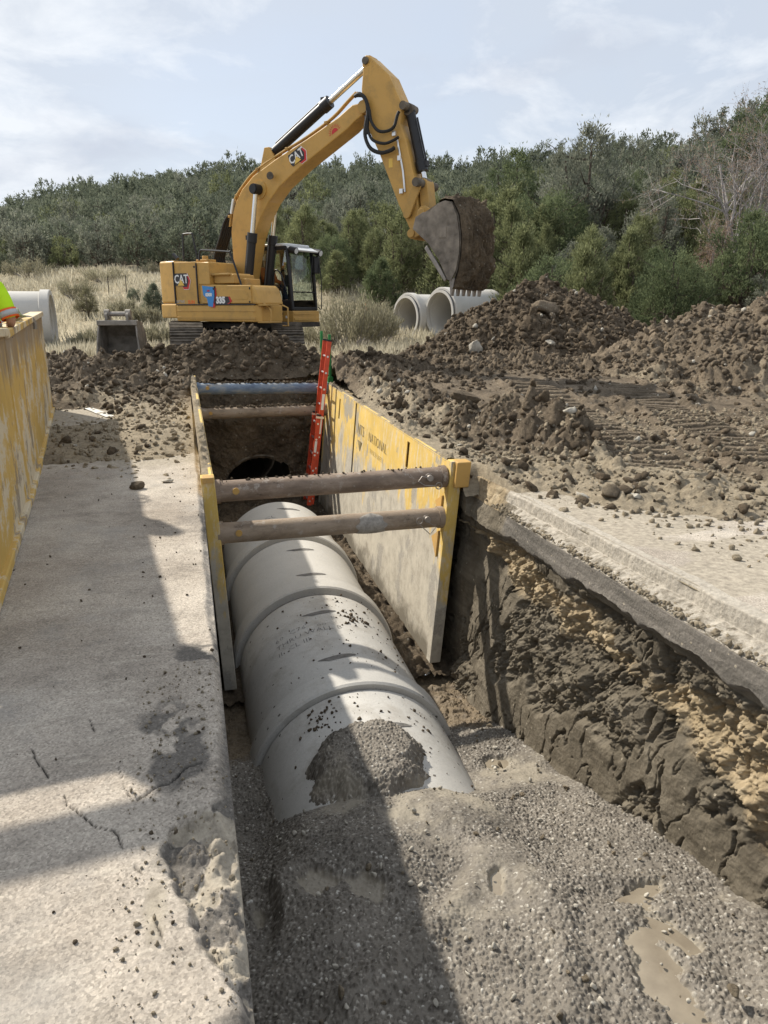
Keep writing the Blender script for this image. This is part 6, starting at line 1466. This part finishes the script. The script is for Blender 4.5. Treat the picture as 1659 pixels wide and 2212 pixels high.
NEAR = [
    (705, 672, 520, 40, 'a', 'olive', 'round olive juniper just right of the excavator cab', 0., 1.1), (822, 668, 562, 34, 'c', 'green', 'small dense dark green conical juniper in front, above the pale bush', 1., 1.35),
    (838, 660, 452, 42, 'a', 'olive', 'tall olive juniper rising behind the small conical one', 2., 1.1), (765, 665, 470, 46, 'e', 'olive', 'olive juniper between the cab and the tall one behind the pale bush', 3., 1.1), (730, 665, 545, 37, 'c', 'olive', 'low olive juniper behind the pale bush nearest the cab', 4., 1.5),
    (918, 655, 500, 38, 'd', 'brown', 'brownish thin juniper directly below and left of the bucket', 1., 1.2), (968, 640, 440, 44, 'b', 'olive', 'olive juniper mostly hidden behind the raised bucket', 2., 1.), (1025, 640, 415, 45, 'a', 'olive', 'pale olive juniper standing just right of the bucket top', 5., 1.),
    (1105, 630, 345, 50, 'd', 'green', 'open crowned darker pinyon topping the row right of the bucket', .5, 1.), (1090, 625, 420, 40, 'c', 'olive', 'light olive juniper behind the left shoulder of the soil heap', 2.2, 1.4), (1165, 625, 455, 36, 'e', 'olive', 'bright olive juniper rising over the soil heap peak', 3.1, 1.0),
    (1255, 640, 302, 40, 'd', 'grey', 'tallest gnarled juniper with open ragged top against the sky', .9, 1.0), (1325, 630, 395, 44, 'e', 'green', 'green juniper beside the tallest gnarled one on its right', 4., 1.1), (1395, 640, 415, 38, 'b', 'olive', 'broad olive juniper in the thick row right of the tallest tree', 1.7, 1.0),
    (1290, 650, 520, 33, 'd', 'dark', 'dark low juniper with dead twigs above the gap between heaps', 2.6, 1.1), (1400, 665, 540, 31, 'c', 'green', 'feathery green juniper in front of the gap between the two heaps', 1.2, 1.45), (1470, 680, 560, 29, 'b', 'green', 'broad bright green juniper over the crest of the right heap', 3.4, .95),
    (1480, 640, 405, 40, 'c', 'olive', 'upright olive juniper left of the bare grey tree', .3, 1.2), (1600, 690, 470, 27, 'd', 'green', 'dark green pinyon with pale dead branches at the right frame edge', 2.0, 1.0), (1545, 670, 555, 30, 'e', 'green', 'green juniper beneath the orange tinged dead foliage', 5.2, 1.1),
    (1560, 600, 300, 52, 'a', 'green', 'green pinyon on the slope above the bare grey tree, left', 1., 1.2), (1625, 590, 235, 56, 'd', 'green', 'open pinyon with high crown at the top right skyline', 2., 1.2), (1690, 600, 250, 50, 'b', 'green', 'leafy pinyon cut by the right frame edge near the skyline', 2., 1.),
    (1010, 600, 470, 52, 'b', 'olive', 'olive juniper on the slope behind the bucket top', 3., 1.), (900, 600, 430, 55, 'e', 'grey', 'grey green juniper behind the stick of the excavator', 1., 1.2), (680, 620, 500, 56, 'b', 'olive', 'olive juniper on the slope above the cab roof', 0.4, 1.),
    (1210, 600, 410, 52, 'b', 'olive', 'olive juniper behind the tallest gnarled tree on its left', 2.9, 1.), (1440, 600, 380, 50, 'a', 'olive', 'olive juniper on the right slope below the skyline trees', 1.9, 1.2), (1360, 600, 380, 56, 'b', 'green', 'green juniper on the right slope above the broad olive one', 4.4, 1.), (1750, 690, 420, 30, 'b', 'green', 'broad green juniper outside the right frame edge', 4.4, 1.),
    (335, 682, 612, 29, 'c', 'dark', 'dark green young juniper beside the counterweight of the excavator', 1.1, 1.1), (288, 655, 620, 34, 'b', 'dark', 'low dark green shrub in the dry grass left of the excavator', 2.1, 1.), (190, 680, 622, 30, 'd', 'brown', 'small brownish juniper in the dry grass above the spare bucket', .4, 1.05),
]
for a in NEAR: near_tree(*a)
def fill_trees():
    g = np.random.default_rng(77); pts = []
    P0 = [(at_depth(a[0], a[1], a[3])[:2]) for a in NEAR]
    for _ in range(4000):
        px = g.uniform(600, 1950); d = np.interp(px, [600, 700, 900, 1050, 1200, 1250, 1950], [44, 40, 36, 30, 26, 24.5, 24])+18*g.random()
        l = (px-829.5)*d/1610; x = F2[0]*d+RT[0]*l; y = F2[1]*d+RT[1]*l
        if any((x-q[0])**2+(y-q[1])**2 < 2.3**2 for q in pts) or any((x-q[0])**2+(y-q[1])**2 < 1.3**2 for q in P0): continue
        if px < 980 and d < 37: continue
        pts.append((x, y, d))
    for q, (x, y, d) in enumerate(pts[:150]):
        cr = BK[q % 5]; z = float(terrain(np.array([x]), np.array([y]))[0]); R = empty('juniper_tree', (x, y, z-.05), g.uniform(0, 6.28), 'mid sized juniper in the thick juniper belt behind the soil heaps and the pale bush', 'tree', 'junipers of the thick belt behind the heaps')
        s = g.uniform(.42, .82); w = g.uniform(1.1, 1.5); R.scale = (s*w, s*w, s)
        for o in cr: k = o.copy(); COL.objects.link(k); k.parent = R
    for c in BK:
        for o in c: bpy.data.objects.remove(o)
BK = []
for kk, lf in zip('abcde', ('olive', 'green', 'olive', 'grey', 'olive')):
    cr, tm = base_crown(kk); BK.append((np_mesh('crown', cr[0], cr[1], LF[lf], None, {'tint': cr[2]}), tm.build('trunk', MAT['bark'], None, True)))
fill_trees()
# orange dead foliage and the grey dead tree
def dead_tree(px, yb, yt, D, seed, label, rust=0, W=4., lv=4, group=None):
    p = at_depth(px, yb, D); z = float(terrain(np.array([p[0]]), np.array([p[1]]))[0]); H = at_depth(px, yt, D)[2]-z
    R = empty('dead_tree', (p[0], p[1], z-.1), seed, label, 'tree', group); m = bare_tree(seed, H, W, lv); m.build('trunk', MAT['deadwood'], R, True)
    if rust:
        g = np.random.default_rng(seed); V = np.array([v[:] for v in m.V]); V = V[V[:, 2] > .3*H]; i = g.integers(0, len(V), rust); c = V[i]; gg = np.clip(g.normal(.5, .25, rust), 0, 1)
        W_, F_ = leaf_mesh(c+g.normal(size=(rust, 3))*.06, g.normal(size=(rust, 3))+np.array([0, 0, .6]), g.uniform(.06, .16, rust), g.uniform(.015, .035, rust), g); np_mesh('dead_needles', W_, F_, LF['rusty'], R, {'tint': np.repeat(gg, 4)})
dead_tree(1600, 680, 235, 32, 4, 'tall bare grey dead tree with pale branches and rusty needles, far right', 4200)
dead_tree(1655, 660, 270, 36, 9, 'second bare grey tree at the right frame edge with rusty needles', 2500)
dead_tree(1515, 655, 490, 31, 12, 'orange brown dying juniper left of the tall bare grey tree', 7000)
dead_tree(1285, 652, 560, 32, 21, 'tangle of bare dark twigs in the gap between the two soil heaps', 0)
dead_tree(48, 618, 588, 46, 15, 'small bare grey tree at the foot of the wooded hill, far left', 0)
dead_tree(236, 738, 690, 24, 17, 'small leafless shrub between stored pipe and spare bucket', 0)
# ---- hillside junipers: shared meshes, one thing each
def hillside():
    g = np.random.default_rng(21); bases = []
    for k in range(7):
        cr, tm = juniper(100+k, 4., g.uniform(3.8, 4.8), 6, 74, 34, .28, .11, shape=.32, bare=.04, spray=.25)
        bases.append((np_mesh('crown', cr[0], cr[1], LF[('dark', 'grey', 'dark', 'grey', 'grey', 'dark', 'olive')[k]], None, {'tint': cr[2]}), tm.build('trunk', MAT['bark'], None, True)))
    pts = []; tries = 0
    while tries < 30000:
        tries += 1
        px = g.uniform(-220, 1850); t = g.random(); 
        P_ = [-1400, 0, 360, 680, 1000, 1300, 1660, 3200]; rd = np.interp(px, P_, [150, 140, 140, 140, 130, 105, 74, 50])+3; b = np.interp(px, [-1400, 0, 360, 560, 680, 1000, 1660, 3200], [50, 50, 49, 52, 54, 52, 46, 42])
        d = math.sqrt(b*b+(rd*rd-b*b)*t); l = (px-829.5)*d/1610; x = F2[0]*d+RT[0]*l; y = F2[1]*d+RT[1]*l
        rad = 1.1+.75*g.random()**1.5
        if any((x-q[0])**2+(y-q[1])**2 < (rad+q[3])**2*.62 for q in pts): continue
        pts.append((x, y, d, rad, px))
    # a row of taller trees standing on the skyline
    for px in np.arange(-200, 1760, 17):
        rd = np.interp(px, P_, [150, 140, 140, 140, 130, 105, 74, 50])+g.uniform(-3, 2); l = (px+g.uniform(-8, 8)-829.5)*rd/1610
        if g.random() < .72: pts.append((F2[0]*rd+RT[0]*l, F2[1]*rd+RT[1]*l, rd, 1.75+g.uniform(-.5, .55), px))
    pts.sort(key=lambda q: q[2]/q[3]); far = pts[290:]; near = pts[:290]
    for q, (x, y, d, rad, px) in enumerate(near):
        c, t = bases[int(g.integers(0, 7))]; z = float(terrain(np.array([x]), np.array([y]))[0])
        R = empty('hillside_juniper', (x, y, z-.1), g.uniform(0, 6.28), 'small dark juniper, one of many close together on the wooded hillside behind the excavator', 'tree', 'junipers covering the hillside')
        s = rad/1.9*g.uniform(.75, 1.1); R.scale = (s, s, s*g.uniform(.8, 1.25))
        for o in (c, t): k = o.copy(); COL.objects.link(k); k.parent = R
    Vs = []; Fs = []; Ts = []; o = 0
    src = [np.array([v.co[:] for v in c.data.vertices]) for c, t in bases]; tint = []
    for c, t in bases: a = np.zeros(len(c.data.vertices), np.float32); c.data.attributes['tint'].data.foreach_get('value', a); tint.append(a)
    for x, y, d, rad, px in far:
        k = int(g.integers(0, 7)); V = src[k].reshape(-1, 4, 3); keep = g.random(len(V)) < .42; V = V[keep]; vc = V.mean(1, keepdims=True); V = vc+(V-vc)*1.45; a = g.uniform(0, 6.28); s = rad/1.9*g.uniform(.75, 1.1)
        R = np.array([[math.cos(a), -math.sin(a), 0], [math.sin(a), math.cos(a), 0], [0, 0, 1]]); W = (V.reshape(-1, 3)*np.array([s, s, s*g.uniform(.8, 1.3)]))@R.T+np.array([x, y, float(terrain(np.array([x]), np.array([y]))[0])-.1])
        Vs.append(W); Fs.append(np.arange(len(W)).reshape(-1, 4)+o); Ts.append(np.repeat(tint[k].reshape(-1, 4)[keep][:, 0], 4)*.8+.2*g.random()); o += len(W)
    if Vs: tag(np_mesh('far_wood', np.concatenate(Vs), np.concatenate(Fs), LF['dark'], None, {'tint': np.concatenate(Ts)}), kind='stuff')
    for c, t in bases: bpy.data.objects.remove(c); bpy.data.objects.remove(t)
    print('hill trees', len(near), len(far))
hillside()
# ---- bushes and grass
def bush(px, yb, D, H, W, seed, mat, label, n=5200, name='sagebrush', ll=.16):
    g = np.random.default_rng(seed); p = at_depth(px, yb, D); z = float(terrain(np.array([p[0]]), np.array([p[1]]))[0]); R = empty(name, (p[0], p[1], z-.05), 0, label, 'bush')
    m = MB(); ends = []
    for k in range(46):
        a = g.uniform(0, 2*PI); t = g.uniform(.15, 1)**.6; e_ = Vector((math.cos(a)*W/2*t, math.sin(a)*W/2*t, H*g.uniform(.55, 1.)*(1.05-.45*t*t))); s = Vector((math.cos(a)*.08*W, math.sin(a)*.08*W, 0)); mid = s.lerp(e_, .5)+Vector((math.cos(a)*.05*W, math.sin(a)*.05*W, -.03*H)); m.tube(subdiv_path([s, mid, e_], 3), [.018, .016, .013, .011, .009, .007, .004], 4, False); ends.append((mid, e_))
    m.build('stems', MAT['deadwood'], R, True); i = g.integers(0, len(ends), n); u = g.uniform(-.2, 1.05, n)
    A = np.array([tuple(a) for a, b in ends])[i]; B = np.array([tuple(b) for a, b in ends])[i]; C = A+(B-A)*u[:, None]+g.normal(size=(n, 3))*.05*W*.6; D_ = (B-A)/np.linalg.norm(B-A, axis=1)[:, None]+np.array([0, 0, .5])+g.normal(size=(n, 3))*.35
    V, F = leaf_mesh(C, D_, ll*g.uniform(.5, 1.4, n), .022*g.uniform(.7, 1.4, n), g); np_mesh('foliage', V, F, LF[mat], R, {'tint': np.repeat(np.clip(g.uniform(.0, 1., n), 0, 1), 4)})
bush(760, 752, 24.0, 1.95, 3.0, 1, 'sage', 'big pale straw coloured bush between the ladder top and the stored pipes', 9000)
bush(820, 735, 26.5, 1.5, 1.8, 2, 'sage', 'smaller grey bush against the left stored pipe of the pair')
bush(690, 745, 25., .8, 1.6, 3, 'sage', 'low straw coloured bush beside the right excavator track')
bush(320, 700, 27., .8, 1.2, 4, 'sage', 'grey sagebrush in front of the young juniper by the excavator', 3000)
bush(275, 690, 30., .8, 1.6, 5, 'sage', 'grey sagebrush behind the spare bucket', 3000)
bush(165, 660, 36., 1.0, 2.2, 6, 'sage', 'grey brush clump left of the small brownish juniper', 3000)
bush(205, 742, 22.5, .5, 1.3, 7, 'sage', 'low grey twiggy bush left of the spare bucket', 3000)
bush(345, 725, 23., .7, 1.1, 8, 'sage', 'dry bush right behind the left excavator track', 3000)
bush(65, 622, 45., 1.2, 3.2, 9, 'sage', 'grey brush at the foot of the bare tree by the hill', 3000)
bush(230, 640, 42., .9, 3.0, 10, 'sage', 'grey brush on the grassy rise at far left', 2500)
bush(345, 612, 46., .8, 2.5, 11, 'sage', 'grey brush on the crest of the grassy rise by the counterweight', 2500)
def grass():
    g = np.random.default_rng(9); Cs = []
    n = 60000; px = np.concatenate([g.uniform(-160, 420, 42000), g.uniform(560, 940, 18000)]); d = 19.5+30*g.random(n)**1.3
    x = F2[0]*d+RT[0]*(px-829.5)*d/1610; y = F2[1]*d+RT[1]*(px-829.5)*d/1610
    k = (g.random(n) < .15+1.2*sst(.42, .58, fbm(x*.5, y*.5, None, 4, 66))) & ~((y < 19.2) & (x > -7)) & ~((np.hypot(x-XS[0], y-XS[1]) < 3.6)); x, y, d = x[k], y[k], d[k]; n = len(x)
    C = np.stack([x, y, terrain(x, y)-.03], 1); D = np.tile([0., 0, 1.], (n, 1))+g.normal(size=(n, 3))*.4; L = g.uniform(.15, .5, n)*(.6+.8*fbm(x*.7, y*.7, None, 3, 67)); V, F = leaf_mesh(C, D, L, .014+.0009*d, g)
    tag(np_mesh('grass', V, F, LF['dry'], None, {'tint': np.repeat(g.random(n), 4)}), kind='stuff')
grass()
# survey lath with orange ribbon, old wire fence posts
def lath():
    p = at_depth(790, 700, 24.6); z = float(terrain(np.array([p[0]]), np.array([p[1]]))[0]); R = empty('survey_stake', (p[0], p[1], z), .3, 'thin wooden stake with an orange ribbon in the big pale bush', 'stake')
    m = MB(); m.box((0, 0, .75), (.035, .012, 1.5)); m.build('lath', MAT['deadwood'], R); m = MB(); m.box((.0, -.012, 1.38), (.05, .012, .22)); m.build('ribbon', MAT['orange'], R)
lath()
for px, yb in ((237, 652), (274, 640)):
    p = at_depth(px, yb, 36); z = float(terrain(np.array([p[0]]), np.array([p[1]]))[0]); m = MB(); m.tube([(0, 0, -.1), (.02, 0, .85)], [.022, .018], 7); m.box((.0, 0, .78), (.05, .015, .02)); o = m.build('fence_post', MAT['dark'], None); o.location = (p[0], p[1], z); tag(o, 'thin dark fence post in the dry grass, the %s one of two' % ('left' if px < 250 else 'right'), 'fence post')

# ================================================================== SKY, SUN, CAMERA
SUN = Vector((-.70, .85, 1.0)).normalized()
def sky():
    w = bpy.data.worlds.new('World'); SC.world = w; w.use_nodes = True; t = w.node_tree; bg = t.nodes['Background']
    s = t.nodes.new('ShaderNodeTexSky'); s.sky_type = 'NISHITA'; s.sun_disc = False; s.sun_elevation = math.asin(SUN.z); s.sun_rotation = math.atan2(SUN.x, SUN.y); s.air_density = 1.0; s.dust_density = 1.5; s.ozone_density = 1.
    co = t.nodes.new('ShaderNodeTexCoord'); sp = t.nodes.new('ShaderNodeSeparateXYZ'); t.links.new(co.outputs['Generated'], sp.inputs[0])
    def mth(op, a, b, cl=False):
        n = t.nodes.new('ShaderNodeMath'); n.operation = op; n.use_clamp = cl
        for i, v in ((0, a), (1, b)):
            if hasattr(v, 'links'): t.links.new(v, n.inputs[i])
            elif v is not None: n.inputs[i].default_value = v
        return n.outputs[0]
    dz = mth('ADD', mth('MAXIMUM', sp.outputs[2], 0.), .22); cx = mth('DIVIDE', sp.outputs[0], dz); cy = mth('DIVIDE', sp.outputs[1], dz)
    cb = t.nodes.new('ShaderNodeCombineXYZ'); t.links.new(cx, cb.inputs[0]); t.links.new(cy, cb.inputs[1])
    def nz(sc, det, rg, dist=0., off=0.):
        n = t.nodes.new('ShaderNodeTexNoise'); mp = t.nodes.new('ShaderNodeMapping'); mp.inputs['Location'].default_value = (off, off*.7, 0); t.links.new(cb.outputs[0], mp.inputs[0]); t.links.new(mp.outputs[0], n.inputs['Vector'])
        n.inputs['Scale'].default_value = sc; n.inputs['Detail'].default_value = det; n.inputs['Roughness'].default_value = rg; n.inputs['Distortion'].default_value = dist; return n.outputs['Fac']
    def rmp(f, st):
        n = t.nodes.new('ShaderNodeValToRGB'); t.links.new(f, n.inputs[0]); e = n.color_ramp
        while len(e.elements) < len(st): e.elements.new(.5)
        for el, (p, c) in zip(e.elements, st): el.position = p; el.color = (c, c, c, 1) if not isinstance(c, tuple) else (*c, 1)
        return n.outputs[0]
    def mx(f, a, b):
        n = t.nodes.new('ShaderNodeMix'); n.data_type = 'RGBA'
        for i, v in ((0, f), (6, a), (7, b)):
            if hasattr(v, 'links'): t.links.new(v, n.inputs[i])
            else: n.inputs[i].default_value = v if i == 0 else (*v, 1)
        return n.outputs[2]
    big = nz(1.0, 5, .5, .3, SKY['off']); fine = nz(3.2, 7, .62, .4, 4.1)
    veil = rmp(big, [(.32, .78), (.62, .98)])                   # thin high cloud over everything
    c = mx(veil, s.outputs[0], SKY['veil'])
    puff = rmp(mth('ADD', mth('MULTIPLY', big, .55), mth('MULTIPLY', fine, .5), ), [(.48, 0.), (.60, .8)])
    c = mx(puff, c, SKY['puff'])
    gr = rmp(nz(1.7, 5, .55, .2, 9.3), [(.52, 0.), (.72, .55)]); c = mx(gr, c, SKY['grey'])
    t.links.new(c, bg.inputs[0]); bg.inputs[1].default_value = SKY['str']
SKY = dict(off=2.0, veil=(3.5, 3.8, 4.25), puff=(5.0, 5.2, 5.45), grey=(3.1, 3.35, 3.9), str=.115)
sky()
sl = bpy.data.lights.new('sun', 'SUN'); sl.energy = 3.8; sl.angle = math.radians(1.2); sl.color = (1., .93, .82)
so = bpy.data.objects.new('sun', sl); so.rotation_euler = (-SUN).to_track_quat('-Z', 'Y').to_euler(); so.location = (-20, 20, 40); COL.objects.link(so)
cam = bpy.data.cameras.new('camera'); co = bpy.data.objects.new('camera', cam); COL.objects.link(co); SC.camera = co
co.location = EYEP; Mc = Matrix((tuple(RT), tuple(UP), tuple(-FW))).transposed(); co.rotation_euler = Mc.to_euler()
cam.sensor_fit = 'VERTICAL'; cam.sensor_height = 36.; cam.lens = 36*FPX/2212.; cam.clip_start = .05; cam.clip_end = 2000
SC.view_settings.view_transform = 'Standard'; SC.view_settings.look = 'None'; SC.view_settings.exposure = .75; SC.view_settings.gamma = 1.
SC.render.engine = 'CYCLES'; SC.cycles.use_denoising = True; SC.cycles.max_bounces = 6; SC.cycles.transparent_max_bounces = 12
